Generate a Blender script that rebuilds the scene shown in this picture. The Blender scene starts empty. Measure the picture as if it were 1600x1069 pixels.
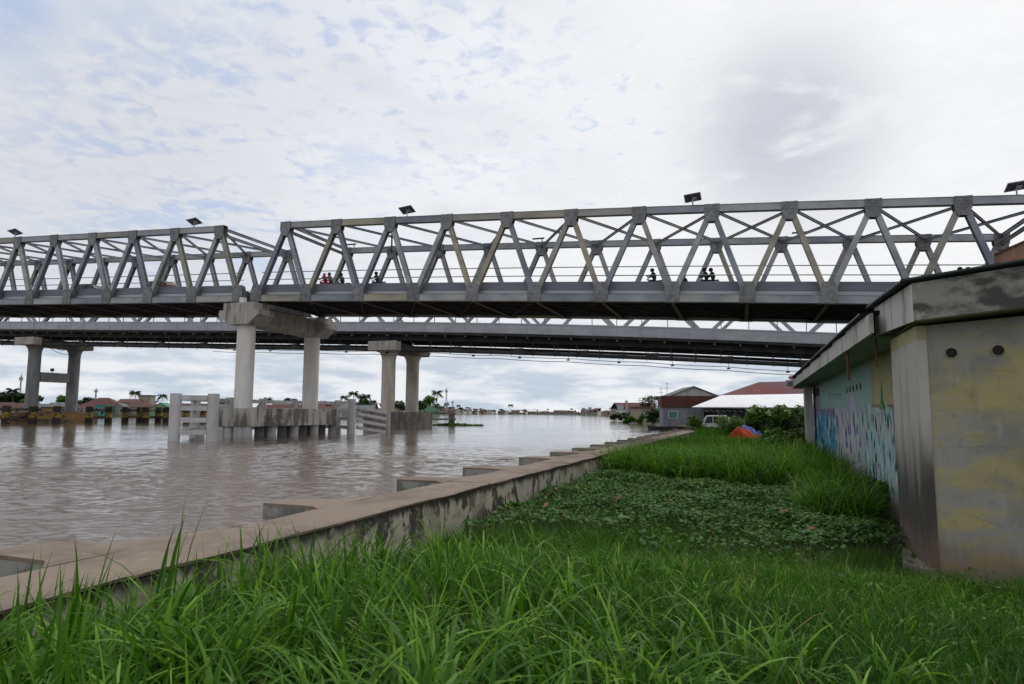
import bpy, math, random
import numpy as np
from mathutils import Vector, Matrix
random.seed(7); RNG = np.random.default_rng(7)
S = bpy.context.scene
R_ = math.radians
# ------------------------------------------------------------------ camera
PITCH, ROLL, CZ = .1044, .0055, 2.1
cd = bpy.data.cameras.new("Camera"); cam = bpy.data.objects.new("Camera", cd)
S.collection.objects.link(cam); S.camera = cam
cd.sensor_width = 36; cd.lens = 24.0; cd.clip_start = .05; cd.clip_end = 20000
cd.dof.use_dof = True; cd.dof.focus_distance = 45; cd.dof.aperture_fstop = 5.0
fw = Vector((0, math.cos(PITCH), math.sin(PITCH))); up0 = Vector((0, -math.sin(PITCH), math.cos(PITCH)))
rt0 = Vector((1, 0, 0))
RT = rt0*math.cos(ROLL) + up0*math.sin(ROLL); UP = up0*math.cos(ROLL) - rt0*math.sin(ROLL)
m = Matrix((RT, UP, -fw)).transposed().to_4x4(); m.translation = Vector((0, 0, CZ)); cam.matrix_world = m
def at(px, py, Y):
    """world point that the photograph (1600x1069) shows at px,py when it stands Y metres ahead"""
    d = fw + RT*((px-800)/1067) - UP*((py-534.5)/1067)
    return d*(Y/d.y) + Vector((0, 0, CZ))
# ------------------------------------------------------------------ sky and sun
SUN_EL, SUN_AZ = R_(58), R_(28)      # azimuth clockwise from +Y (forward)
W = bpy.data.worlds.new("World"); S.world = W; W.use_nodes = True
def sky():
    nt = W.node_tree; N = nt.nodes; L = nt.links; N.clear()
    def n(t, **k):
        x = N.new(t)
        for a, b in k.items(): setattr(x, a, b)
        return x
    out = n('ShaderNodeOutputWorld'); bg = n('ShaderNodeBackground'); bg.inputs[1].default_value = .1
    L.new(bg.outputs[0], out.inputs[0])
    sk = n('ShaderNodeTexSky', sky_type='NISHITA'); sk.sun_disc = False; sk.sun_elevation = SUN_EL; sk.sun_rotation = SUN_AZ
    sk.air_density = 1.2; sk.dust_density = 1.5
    tc = n('ShaderNodeTexCoord'); sep = n('ShaderNodeSeparateXYZ'); L.new(tc.outputs['Generated'], sep.inputs[0])
    def math_(op, a, b=None, c=None):
        x = n('ShaderNodeMath', operation=op)
        for i, v in enumerate((a, b, c)):
            if v is None: continue
            if isinstance(v, (int, float)): x.inputs[i].default_value = v
            else: L.new(v, x.inputs[i])
        return x.outputs[0]
    zz = math_('MAXIMUM', sep.outputs[2], 0.0)
    den = math_('ADD', zz, .07)
    cx = math_('DIVIDE', sep.outputs[0], den); cy = math_('DIVIDE', sep.outputs[1], den)
    cv = n('ShaderNodeCombineXYZ'); L.new(cx, cv.inputs[0]); L.new(cy, cv.inputs[1])
    def noise(vec, sc, det, ro, dist=0., off=(0, 0, 0)):
        mp = n('ShaderNodeMapping'); L.new(vec, mp.inputs[0]); mp.inputs['Location'].default_value = off
        x = n('ShaderNodeTexNoise'); x.inputs['Scale'].default_value = sc; x.inputs['Detail'].default_value = det
        x.inputs['Roughness'].default_value = ro; x.inputs['Distortion'].default_value = dist
        L.new(mp.outputs[0], x.inputs['Vector']); return x.outputs[0]
    def mr(v, a, b, c, d, smooth=True):
        x = n('ShaderNodeMapRange'); x.interpolation_type = 'SMOOTHSTEP' if smooth else 'LINEAR'
        L.new(v, x.inputs[0])
        for i, q in enumerate((a, b, c, d)): x.inputs[i+1].default_value = q
        return x.outputs[0]
    def dirmask(px, py, r0, r1):
        d = (at(px, py, 1) - Vector((0, 0, CZ))).normalized()
        x = n('ShaderNodeVectorMath', operation='DISTANCE'); L.new(tc.outputs['Generated'], x.inputs[0]); x.inputs[1].default_value = d
        return mr(x.outputs['Value'], r0, r1, 1, 0)
    def mix(f, a, b):
        x = n('ShaderNodeMix', data_type='RGBA')
        if isinstance(f, (int, float)): x.inputs[0].default_value = f
        else: L.new(f, x.inputs[0])
        for i, v in ((6, a), (7, b)):
            if isinstance(v, tuple): x.inputs[i].default_value = (*v, 1)
            else: L.new(v, x.inputs[i])
        return x.outputs[2]
    big = noise(cv.outputs[0], .55, 5, .55, .4, (3.1, 1.7, 0))
    med = noise(cv.outputs[0], 2.4, 6, .6, .3, (7.3, .4, 0))
    fine = noise(cv.outputs[0], 13, 6, .6, .5, (1.3, 5.4, 0))
    # cloud tone: white -> lilac grey
    tone = math_('ADD', math_('MULTIPLY', big, .65), math_('MULTIPLY', med, .35))
    white, grey = (9.4, 9.5, 9.65), (6.9, 7.2, 7.75)
    c = mix(mr(tone, .40, .60, 0, 1), grey, white)
    # the left side and one smudge in the bright part are greyer, the middle right is brighter
    left = mr(sep.outputs[0], -.62, .02, 1, 0)
    c = mix(math_('MULTIPLY', left, mr(big, .3, .7, .5, .95)), c, (7.5, 7.65, 7.95))
    right = mr(sep.outputs[0], -.18, .25, 0, 1)
    c = mix(math_('MULTIPLY', right, .75), c, (9.5, 9.55, 9.65))
    sm = math_('MULTIPLY', dirmask(1225, 205, .02, .19), mr(med, .30, .50, .15, 1))
    c = mix(math_('MULTIPLY', sm, .95), c, (5.9, 6.05, 6.75))
    gl = math_('MULTIPLY', dirmask(40, 195, .1, .36), mr(big, .35, .6, .4, 1))
    c = mix(math_('MULTIPLY', gl, .6), c, (6.0, 6.15, 6.7))
    c = mix(math_('MULTIPLY', mr(fine, .42, .62, .35, 0), mr(sep.outputs[0], -.5, .5, 1, .35)), c, (7.4, 7.7, 8.3))
    # blue holes
    hole = math_('MULTIPLY', dirmask(330, 260, .05, .34), mr(math_('ADD', math_('MULTIPLY', med, .6), math_('MULTIPLY', fine, .4)), .46, .60, 0, 1))
    hole2 = math_('MULTIPLY', dirmask(600, 10, .08, .46), mr(math_('ADD', math_('MULTIPLY', med, .35), math_('MULTIPLY', fine, .65)), .49, .64, 0, .9))
    hole3 = math_('MULTIPLY', dirmask(10, 15, .01, .09), mr(med, .40, .6, 0, 1))
    h4 = math_('MULTIPLY', dirmask(930, 220, .02, .26), mr(fine, .56, .70, 0, .7))
    hh = math_('MAXIMUM', math_('MAXIMUM', hole, hole2), math_('MAXIMUM', hole3, h4))
    skc = n('ShaderNodeVectorMath', operation='SCALE'); L.new(sk.outputs[0], skc.inputs[0]); skc.inputs['Scale'].default_value = 1.2
    blue = mix(.72, skc.outputs[0], (4.6, 5.7, 8.3))
    c = mix(math_('MULTIPLY', hh, .74), c, blue)
    # banks near the horizon: blue grey bellies with white tops, stretched by distance
    mp = n('ShaderNodeMapping'); L.new(tc.outputs['Generated'], mp.inputs[0]); mp.inputs['Scale'].default_value = (5.5, 5.5, 27)
    b1 = n('ShaderNodeTexNoise'); b1.inputs['Scale'].default_value = 1.5; b1.inputs['Detail'].default_value = 7; b1.inputs['Roughness'].default_value = .58
    L.new(mp.outputs[0], b1.inputs['Vector'])
    bank = mix(mr(b1.outputs[0], .40, .60, 0, 1), (5.2, 6.1, 7.2), (8.6, 8.85, 9.1))
    c = mix(mr(sep.outputs[2], .03, .17, .95, 0), c, bank)
    below = mr(sep.outputs[2], -.02, 0, 1, 0)
    c = mix(below, c, (3.5, 3.4, 3.3))
    L.new(c, bg.inputs[0])
sky()
sl = bpy.data.lights.new("Sun", 'SUN'); sl.energy = 1.5; sl.angle = R_(16); sl.color = (1, .96, .9)
so = bpy.data.objects.new("Sun", sl); S.collection.objects.link(so)
sd = Vector((math.sin(SUN_AZ)*math.cos(SUN_EL), math.cos(SUN_AZ)*math.cos(SUN_EL), math.sin(SUN_EL)))
so.rotation_euler = sd.to_track_quat('Z', 'Y').to_euler(); so.location = (0, 0, 60)
S.view_settings.view_transform = 'Standard'; S.view_settings.look = 'None'; S.view_settings.exposure = 0; S.view_settings.gamma = 1
S.render.engine = 'CYCLES'; S.cycles.max_bounces = 6; S.cycles.transparent_max_bounces = 8

# ------------------------------------------------------------------ materials
def mat(name, base, rough=.8, metal=0., noise=None, bump=None, rnd=0., spec=.3, extra=None):
    """noise: list of (colour, scale xyz, lo, hi, strength, detail) layers; bump: (scale, strength, dist)"""
    M = bpy.data.materials.new(name); M.use_nodes = True; nt = M.node_tree; N = nt.nodes; L = nt.links
    b = N['Principled BSDF']; b.inputs['Roughness'].default_value = rough; b.inputs['Metallic'].default_value = metal
    b.inputs['Specular IOR Level'].default_value = spec
    tc = N.new('ShaderNodeTexCoord')
    col = N.new('ShaderNodeRGB'); col.outputs[0].default_value = (*base, 1); cur = col.outputs[0]
    for i, ly in enumerate(noise or []):
        c, sc, lo, hi, st, det = ly
        mp = N.new('ShaderNodeMapping'); L.new(tc.outputs['Object'], mp.inputs[0]); mp.inputs['Scale'].default_value = sc if isinstance(sc, tuple) else (sc,)*3
        mp.inputs['Location'].default_value = (i*3.7, i*1.9, i*5.1)
        t = N.new('ShaderNodeTexNoise'); t.inputs['Scale'].default_value = 1; t.inputs['Detail'].default_value = det; t.inputs['Roughness'].default_value = .6
        L.new(mp.outputs[0], t.inputs['Vector'])
        r = N.new('ShaderNodeMapRange'); r.interpolation_type = 'SMOOTHSTEP'; L.new(t.outputs[0], r.inputs[0])
        r.inputs[1].default_value = lo; r.inputs[2].default_value = hi; r.inputs[4].default_value = st
        x = N.new('ShaderNodeMix'); x.data_type = 'RGBA'; L.new(r.outputs[0], x.inputs[0]); L.new(cur, x.inputs[6]); x.inputs[7].default_value = (*c, 1)
        cur = x.outputs[2]
    if rnd:
        oi = N.new('ShaderNodeObjectInfo'); hs = N.new('ShaderNodeHueSaturation')
        r = N.new('ShaderNodeMapRange'); L.new(oi.outputs['Random'], r.inputs[0]); r.inputs[3].default_value = 1-rnd; r.inputs[4].default_value = 1+rnd
        L.new(r.outputs[0], hs.inputs['Value']); L.new(cur, hs.inputs['Color']); cur = hs.outputs[0]
    if extra: cur = extra(N, L, tc, cur)
    L.new(cur, b.inputs['Base Color'])
    if bump:
        t = N.new('ShaderNodeTexNoise'); t.inputs['Scale'].default_value = bump[0]; t.inputs['Detail'].default_value = 5; L.new(tc.outputs['Object'], t.inputs['Vector'])
        bp = N.new('ShaderNodeBump'); bp.inputs['Strength'].default_value = bump[1]; bp.inputs['Distance'].default_value = bump[2]
        L.new(t.outputs[0], bp.inputs['Height']); L.new(bp.outputs[0], b.inputs['Normal'])
    return M
def steel_extra(N, L, tc, cur):
    # every member has weathered to its own tint: blue grey to tan
    oi = N.new('ShaderNodeObjectInfo'); cr = N.new('ShaderNodeValToRGB'); L.new(oi.outputs['Random'], cr.inputs[0])
    e = cr.color_ramp.elements; e[0].color = (.17, .185, .215, 1); e[1].position = 1.; e[1].color = (.30, .27, .20, 1)
    for p_, c_ in ((.25, (.22, .235, .265, 1)), (.5, (.27, .285, .30, 1)), (.72, (.27, .275, .27, 1)), (.88, (.22, .215, .19, 1))):
        q = e.new(p_); q.color = c_
    x = N.new('ShaderNodeMix'); x.data_type = 'RGBA'; x.blend_type = 'MULTIPLY'; x.inputs[0].default_value = 1
    L.new(cur, x.inputs[6]); L.new(cr.outputs[0], x.inputs[7]); return x.outputs[2]
M = {}
def zband(N, L, tc, cur, z0, z1, colr, st, nz, inv=False):
    """a stain that lies below height z1 (object space) with a ragged, runny upper edge"""
    s = N.new('ShaderNodeSeparateXYZ'); L.new(tc.outputs['Object'], s.inputs[0])
    mp = N.new('ShaderNodeMapping'); mp.inputs['Scale'].default_value = (3.2, 3.2, .45); L.new(tc.outputs['Object'], mp.inputs[0])
    t = N.new('ShaderNodeTexNoise'); t.inputs['Scale'].default_value = 1; t.inputs['Detail'].default_value = 9; t.inputs['Roughness'].default_value = .62; L.new(mp.outputs[0], t.inputs['Vector'])
    a = N.new('ShaderNodeMath'); a.operation = 'MULTIPLY_ADD'; L.new(t.outputs[0], a.inputs[0]); a.inputs[1].default_value = nz; L.new(s.outputs[2], a.inputs[2])
    r = N.new('ShaderNodeMapRange'); r.interpolation_type = 'SMOOTHSTEP'; L.new(a.outputs[0], r.inputs[0]); r.inputs[1].default_value = z0+nz*.5; r.inputs[2].default_value = z1+nz*.5; r.inputs[3].default_value = 0 if inv else st; r.inputs[4].default_value = st if inv else 0
    x = N.new('ShaderNodeMix'); x.data_type = 'RGBA'; L.new(r.outputs[0], x.inputs[0]); L.new(cur, x.inputs[6]); x.inputs[7].default_value = (*colr, 1); return x.outputs[2]
M['steel'] = mat('steel', (1.25, 1.25, 1.25), .55, .25, [((.75, .78, .85), (.5, .5, .9), .4, .65, .8, 6), ((.8, .7, .5), (1.2, 1.2, 1.2), .58, .72, .6, 6)], (14, .15, .01), extra=steel_extra, spec=.4)
M['gusset'] = mat('gusset_steel', (.20, .205, .21), .6, .2, [((.12, .125, .135), 3., .4, .62, .9, 8), ((.32, .32, .31), 11., .56, .68, .7, 6)], (25, .5, .02), rnd=.15)
M['plate'] = mat('edge_plate_paint', (.14, .155, .19), .6, .1, [((.19, .20, .23), (.25, .25, 2), .4, .65, .6, 4)], rnd=.06)
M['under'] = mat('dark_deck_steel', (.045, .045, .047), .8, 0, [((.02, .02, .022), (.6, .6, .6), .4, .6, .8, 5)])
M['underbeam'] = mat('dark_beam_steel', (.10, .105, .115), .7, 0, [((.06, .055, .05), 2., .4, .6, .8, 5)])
M['rail'] = mat('rail_steel', (.16, .17, .18), .5, .4)
M['asphalt'] = mat('asphalt', (.05, .05, .05), .9)
M['conc'] = mat('column_concrete', (.64, .615, .59), .85, 0, [((.52, .495, .465), (1.2, 1.2, .25), .4, .65, .7, 6), ((.46, .40, .33), (3, 3, .2), .60, .75, .5, 5), ((.57, .55, .52), (.6, .6, 1.8), .55, .7, .5, 3)], (9, .15, .01), rnd=.04)
M['concstain'] = mat('stained_concrete', (.43, .41, .37), .9, 0, [((.10, .095, .085), (1.5, 1.5, .22), .45, .6, .9, 8), ((.07, .065, .055), (.5, .5, .6), .50, .64, .8, 6), ((.50, .48, .44), (4, 4, .35), .62, .72, .7, 6)], (8, .4, .03))
M['capdark'] = mat('dark_pier_base', (.19, .17, .15), .9, 0, [((.09, .08, .07), (.7, .7, .5), .42, .6, .9, 8), ((.26, .24, .21), (2, 2, .5), .58, .7, .6, 6)], (6, .5, .04))
M['oldcol'] = mat('old_column_concrete', (.50, .475, .43), .88, 0, [((.37, .33, .27), (1, 1, .25), .42, .62, .85, 7), ((.40, .30, .16), (2, 2, .3), .60, .72, .6, 6)], (7, .25, .02))
M['oldcolg'] = mat('grey_column_concrete', (.20, .205, .215), .88, 0, [((.14, .14, .145), (1, 1, .25), .42, .62, .85, 7)], (7, .25, .02))
M['crosshead'] = mat('crosshead_concrete', (.33, .315, .285), .9, 0, [((.42, .40, .36), (2.2, 2.2, .3), .50, .62, .8, 7), ((.13, .12, .10), (3., 3., .35), .52, .66, .85, 7)], (9, .4, .03))
M['fender'] = mat('fender_concrete', (.47, .46, .475), .8, 0, [((.36, .345, .345), (1.2, 1.2, .3), .45, .65, .8, 6), ((.54, .53, .53), (5, 5, 1.), .58, .7, .5, 5)], (12, .2, .01), rnd=.06)
M['panelgrey'] = mat('parapet_panel_paint', (.36, .375, .41), .6, .1, [((.29, .30, .33), (.4, .4, 1.4), .4, .65, .8, 5)], rnd=.05)
M['rust'] = mat('rust', (.16, .075, .045), .9, 0, [((.09, .05, .035), 6., .4, .6, .9, 5)])
M['galv'] = mat('galvanised', (.33, .34, .36), .5, .3, rnd=.1)
M['solar'] = mat('solar_panel_back', (.10, .105, .115), .5, 0, [((.06, .06, .07), (6, 6, 6), .4, .6, .6, 2)])
M['solarf'] = mat('solar_frame', (.35, .36, .37), .4, .6)
M['black'] = mat('black_rubber', (.02, .02, .021), .7)
M['white'] = mat('white_paint', (.62, .62, .60), .6, 0, [((.42, .41, .38), 2.5, .5, .68, .7, 6)])
M['glass'] = mat('dark_glass', (.03, .035, .04), .12, 0, spec=.6)
M['darkin'] = mat('dark_opening', (.018, .017, .016), .9)
def striped(a, b, per):
    def f(N, L, tc, cur):
        s = N.new('ShaderNodeSeparateXYZ'); L.new(tc.outputs['Object'], s.inputs[0])
        k = N.new('ShaderNodeMath'); k.operation = 'MULTIPLY'; k.inputs[1].default_value = 1/per; L.new(s.outputs[2], k.inputs[0])
        fr = N.new('ShaderNodeMath'); fr.operation = 'FRACT'; L.new(k.outputs[0], fr.inputs[0])
        g = N.new('ShaderNodeMath'); g.operation = 'GREATER_THAN'; g.inputs[1].default_value = .5; L.new(fr.outputs[0], g.inputs[0])
        x = N.new('ShaderNodeMix'); x.data_type = 'RGBA'; L.new(g.outputs[0], x.inputs[0]); L.new(cur, x.inputs[6])
        t = N.new('ShaderNodeTexNoise'); t.inputs['Scale'].default_value = 2.5; t.inputs['Detail'].default_value = 6; L.new(tc.outputs['Object'], t.inputs[0])
        y = N.new('ShaderNodeMix'); y.data_type = 'RGBA'; y.inputs[6].default_value = (*a, 1); y.inputs[7].default_value = (*b, 1)
        r = N.new('ShaderNodeMapRange'); r.inputs[1].default_value = .4; r.inputs[2].default_value = .65; L.new(t.outputs[0], r.inputs[0]); L.new(r.outputs[0], y.inputs[0])
        L.new(y.outputs[2], x.inputs[7]); return x.outputs[2]
    return f
M['hazard'] = mat('yellow_black_bands', (.03, .026, .022), .85, extra=striped((.26, .18, .04), (.045, .035, .02), 1.9), rnd=.25)
M['hazrail'] = mat('worn_yellow_rail', (.22, .16, .045), .85, 0, [((.035, .03, .025), (.45, .45, .45), .40, .52, .97, 5), ((.12, .10, .08), 2., .5, .62, .7, 6)])
M['rustyel'] = mat('orange_yellow_worn_base', (.20, .12, .05), .88, 0, [((.06, .052, .045), (.4, .4, 1.1), .42, .54, .97, 7), ((.27, .18, .05), 1.1, .56, .66, .7, 6), ((.16, .15, .14), 2.5, .6, .7, .6, 6)])
M['walltop'] = mat('river_wall_top', (.205, .162, .13), .9, 0, [((.14, .11, .09), (.9, .6, 1), .44, .62, .8, 9), ((.30, .235, .19), (5, 5, 5), .56, .72, .45, 8), ((.09, .08, .06), (.5, .5, .5), .58, .70, .6, 9)], (30, .5, .01))
M['wallside'] = mat('river_wall_render', (.40, .37, .30), .92, 0, [((.045, .038, .03), (2.1, 2.1, 1.3), .50, .56, .95, 9), ((.52, .49, .41), (6, 6, 3), .56, .68, .6, 7), ((.19, .17, .12), (.9, .9, 1.2), .5, .62, .6, 7)], (18, .6, .02), extra=lambda N, L, tc, cur: zband(N, L, tc, cur, .04, .20, (.03, .026, .022), .95, .45, True))
M['rib'] = mat('rib_concrete', (.26, .265, .245), .9, 0, [((.10, .11, .09), (3, 3, 1.5), .45, .6, .8, 7)], (16, .4, .02))
M['yellowwall'] = mat('faded_yellow_wall', (.275, .27, .245), .92, 0, [
    ((.36, .31, .13), (.8, .8, 1.9), .42, .58, .88, 11), ((.20, .20, .195), (.7, .7, 1.3), .46, .66, .8, 11),
    ((.115, .115, .11), (1.1, 1.1, .7), .54, .78, .7, 10), ((.37, .365, .34), (6, 6, 1.4), .56, .74, .45, 9), ((.13, .12, .10), (9, 9, 7), .53, .75, .4, 8)], (14, .35, .012), extra=lambda N, L, tc, cur: zband(N, L, tc, cur, .0, .9, (.15, .105, .075), .75, 1))
def pil_extra(N, L, tc, cur):
    c = zband(N, L, tc, cur, 1.3, 2.9, (.035, .031, .028), .93, 1.9)     # black run-off stain, low
    return zband(N, L, tc, c, .3, .95, (.15, .10, .075), .85, 1)
M['pilaster'] = mat('weathered_pilaster', (.40, .38, .34), .92, 0, [((.24, .225, .20), (2.6, 2.6, .6), .46, .66, .6, 9), ((.38, .36, .32), (6, 6, .5), .58, .7, .5, 6)], (14, .3, .01))
M['pilasterdark'] = mat('stained_pilaster', (.40, .38, .34), .92, 0, [((.24, .225, .20), (2.6, 2.6, .6), .46, .66, .6, 9), ((.38, .36, .32), (6, 6, .5), .58, .7, .5, 6)], (14, .3, .01), extra=pil_extra)
M['fasciadark'] = mat('mouldy_fascia', (.24, .24, .21), .92, 0, [((.05, .05, .047), (1.3, 1.3, 2.6), .42, .60, .93, 11), ((.36, .36, .32), (3.5, 3.5, 2.), .60, .70, .8, 8)], (14, .4, .01))
M['fasciawhite'] = mat('grimy_white_fascia', (.48, .465, .445), .85, 0, [((.20, .18, .165), (1.5, 1.5, .5), .52, .66, .8, 7), ((.09, .07, .06), (5, 5, .4), .64, .74, .8, 6)])
M['soffit'] = mat('greenish_soffit', (.23, .27, .225), .9, 0, [((.15, .17, .15), 1.2, .45, .65, .7, 6)])
M['soffityel'] = mat('ochre_soffit', (.15, .135, .06), .9)
M['turq'] = mat('turquoise_wall', (.24, .38, .36), .9, 0, [((.33, .40, .37), 1.2, .45, .65, .6, 6)])
M['cream'] = mat('cream_wall', (.36, .33, .19), .9, 0, [((.27, .25, .16), 1.2, .45, .65, .6, 6)])
M['corrug'] = mat('dark_green_roof_sheet', (.035, .05, .048), .7, 0, [((.02, .025, .025), 1.5, .45, .6, .8, 6)])
M['brick'] = mat('rust_red_block_wall', (.25, .14, .105), .9, 0, [((.12, .075, .06), (1.5, 1.5, .5), .45, .62, .9, 8), ((.33, .23, .19), (4, 4, 1), .56, .68, .6, 6)], (4, .3, .03))
def simple(name, c, rough=.85, var=.25, sc=.6):
    d = tuple(x*(1-var) for x in c)
    return mat(name, c, rough, 0, [(d, (sc, sc, sc*.6), .4, .62, .9, 7)], rnd=.05)
M['greywall'] = simple('blue_grey_wall', (.22, .235, .27)); M['brownroof'] = simple('brown_red_roof', (.105, .042, .036), sc=1.5)
M['redroof'] = mat('red_rusty_sheet_roof', (.12, .022, .025), .85, 0, [((.085, .045, .06), (.25, .25, .1), .46, .58, .9, 5), ((.22, .07, .045), (.6, .6, .3), .58, .68, .8, 6)])
M['whiteroof'] = mat('white_sheet_roof', (.72, .73, .76), .5, 0, [((.58, .59, .62), (.5, .2, .5), .5, .7, .7, 5)])
M['dustred'] = simple('dusty_red_roof', (.12, .052, .046)); M['palegreen'] = simple('pale_green_gable', (.40, .44, .40)); M['greyroof'] = simple('grey_roof', (.13, .14, .15)); M['teal'] = simple('teal_paint', (.07, .22, .20))
M['tan'] = simple('tan_wall', (.28, .24, .19)); M['maroon'] = simple('maroon_roof', (.10, .055, .048)); M['bark'] = simple('bark', (.11, .085, .06))
M['turqhouse'] = simple('turquoise_house', (.05, .26, .23)); M['greenhouse'] = simple('green_house', (.15, .28, .17)); M['greyhouse'] = simple('grey_house', (.24, .235, .22))
M['orange'] = mat('orange_tarpaulin', (.46, .05, .012), .75, 0, [((.30, .03, .01), 2., .4, .62, .8, 4)], (3, .5, .08), spec=.15)
M['blue'] = mat('blue_tarpaulin', (.05, .10, .36), .5); M['silver'] = mat('silver_white_paint', (.55, .56, .57), .3, .2, spec=.5)
M['boat'] = simple('dark_boat', (.04, .042, .05)); M['mud'] = simple('mud', (.07, .06, .04))
M['carpaint'] = mat('dark_car_paint', (.03, .03, .035), .3, .1, spec=.5); M['redcar'] = mat('dull_red_car_paint', (.07, .028, .026), .35, .1, spec=.5)

def leafmat(name, c0, c1, c2, trans=.35, rough=.45):
    m = bpy.data.materials.new(name); m.use_nodes = True; N = m.node_tree.nodes; L = m.node_tree.links
    b = N['Principled BSDF']; b.inputs['Roughness'].default_value = rough; b.inputs['Specular IOR Level'].default_value = .18
    a = N.new('ShaderNodeAttribute'); a.attribute_name = 'tint'
    cr = N.new('ShaderNodeValToRGB'); L.new(a.outputs['Fac'], cr.inputs[0]); e = cr.color_ramp.elements
    e[0].color = (*c0, 1); e[1].color = (*c2, 1); q = e.new(.55); q.color = (*c1, 1)
    L.new(cr.outputs[0], b.inputs['Base Color'])
    t = N.new('ShaderNodeBsdfTranslucent'); L.new(cr.outputs[0], t.inputs[0]); mx = N.new('ShaderNodeMixShader'); mx.inputs[0].default_value = trans
    L.new(b.outputs[0], mx.inputs[1]); L.new(t.outputs[0], mx.inputs[2]); L.new(mx.outputs[0], N['Material Output'].inputs[0])
    return m
M['grass'] = leafmat('grass_blade', (.012, .048, .003), (.045, .140, .005), (.20, .38, .04), .42, .5)
M['creeper'] = leafmat('creeper_leaf', (.02, .062, .008), (.042, .118, .014), (.11, .22, .035), .25, .55)
M['leafdark'] = leafmat('tree_leaf_dark', (.014, .032, .010), (.024, .055, .015), (.045, .085, .02), .2)
M['leafmid'] = leafmat('tree_leaf_mid', (.035, .085, .010), (.07, .15, .018), (.14, .24, .035), .35)

# ------------------------------------------------------------------ mesh building
C = S.collection
WL = {}                                        # world origin of every parent
def tag(o, label=None, cat=None, group=None, kind=None):
    for k, v in (('label', label), ('category', cat), ('group', group), ('kind', kind)):
        if v: o[k] = v
    return o
def thing(name, loc, label, cat, group=None, rz=0.):
    o = bpy.data.objects.new(name, None); C.objects.link(o); o.location = loc; o.rotation_euler = (0, 0, rz)
    o.empty_display_size = .3; WL[o.name] = Vector(loc); return tag(o, label, cat, group)
class MB:
    def __init__(s): s.v = []; s.f = []; s.mi = []; s.cur = 0
    def add(s, vs, fs):
        b = len(s.v); s.v += [Vector(v) for v in vs]; s.f += [tuple(i+b for i in f) for f in fs]; s.mi += [s.cur]*len(fs); return s
    def box(s, c, d, rot=None):
        c = Vector(c); r = rot or Matrix.Identity(3)
        vs = [c + r @ Vector((x*d[0]/2, y*d[1]/2, z*d[2]/2)) for z in (-1, 1) for x, y in ((-1, -1), (1, -1), (1, 1), (-1, 1))]
        return s.hexa(vs)
    def hexa(s, v): return s.add(v, [(3, 2, 1, 0), (4, 5, 6, 7), (0, 1, 5, 4), (1, 2, 6, 5), (2, 3, 7, 6), (3, 0, 4, 7)])
    def beam(s, a, b, w, h, side):
        """w across 'side', h across the third direction"""
        a = Vector(a); b = Vector(b); d = (b-a).normalized(); sd_ = Vector(side); sd_ = (sd_ - d*sd_.dot(d)).normalized(); u = d.cross(sd_)
        q = [(-1, -1), (1, -1), (1, 1), (-1, 1)]
        return s.hexa([p + sd_*x*w/2 + u*y*h/2 for p in (a, b) for x, y in q])
    def hbeam(s, a, b, dep, fl, side, t=.035):
        """H section: two flanges 'dep' apart across side, flange width fl, joined by a web"""
        a = Vector(a); b = Vector(b); d = (b-a).normalized(); sd_ = Vector(side); sd_ = (sd_ - d*sd_.dot(d)).normalized()
        for k in (-1, 1): s.beam(a+sd_*k*(dep/2), b+sd_*k*(dep/2), t, fl, sd_)
        return s.beam(a, b, dep-t-.004, t, sd_)
    def prism(s, poly, ex):
        n = len(poly); poly = [Vector(p) for p in poly]; ex = Vector(ex)
        return s.add(poly+[p+ex for p in poly], [tuple(range(n))[::-1], tuple(range(n, 2*n))] + [(i, (i+1) % n, n+(i+1) % n, n+i) for i in range(n)])
    def tube(s, pts, rad, n=10, cap=True):
        pts = [Vector(p) for p in pts]; rad = rad if isinstance(rad, (list, tuple)) else [rad]*len(pts); vs = []
        up = Vector((0, 0, 1)); prev = None
        for i, p in enumerate(pts):
            d = (pts[min(i+1, len(pts)-1)] - pts[max(i-1, 0)]).normalized()
            if prev is None: prev = d.orthogonal().normalized() if abs(d.z) < .99 else Vector((1, 0, 0))
            a = (prev - d*prev.dot(d)).normalized(); prev = a; b = d.cross(a)
            vs += [p + (a*math.cos(2*math.pi*k/n) + b*math.sin(2*math.pi*k/n))*rad[i] for k in range(n)]
        fs = [(i*n+k, i*n+(k+1) % n, (i+1)*n+(k+1) % n, (i+1)*n+k) for i in range(len(pts)-1) for k in range(n)]
        if cap: fs += [tuple(range(n))[::-1], tuple(range((len(pts)-1)*n, len(pts)*n))]
        return s.add(vs, fs)
    def build(s, name, m, parent=None, smooth=False, local=False, label=None):
        off = Vector((0, 0, 0)) if (local or not parent) else WL[parent.name]
        me = bpy.data.meshes.new(name); me.from_pydata([v-off for v in s.v], [], s.f)
        ms = m if isinstance(m, (list, tuple)) else [m]
        for x in ms: me.materials.append(M[x] if isinstance(x, str) else x)
        if len(ms) > 1: me.polygons.foreach_set('material_index', s.mi)
        me.update(); me.validate()
        if smooth:
            me.polygons.foreach_set('use_smooth', [True]*len(me.polygons)); me.set_sharp_from_angle(angle=R_(40))
        o = bpy.data.objects.new(name, me); C.objects.link(o)
        if parent: o.parent = parent; WL[o.name] = WL[parent.name]
        else: WL[o.name] = Vector((0, 0, 0))
        if label: o['label'] = label
        return o
    def solo(s, name, m, label, cat, group=None, smooth=False, kind=None):
        """a thing that is one mesh, its origin at its own base"""
        xs = [v.x for v in s.v]; ys = [v.y for v in s.v]; zs = [v.z for v in s.v]
        o0 = Vector(((min(xs)+max(xs))/2, (min(ys)+max(ys))/2, min(zs)))
        s.v = [v-o0 for v in s.v]; o = s.build(name, m, None, smooth); o.location = o0; WL[o.name] = o0
        return tag(o, label, cat, group, kind)
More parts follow.
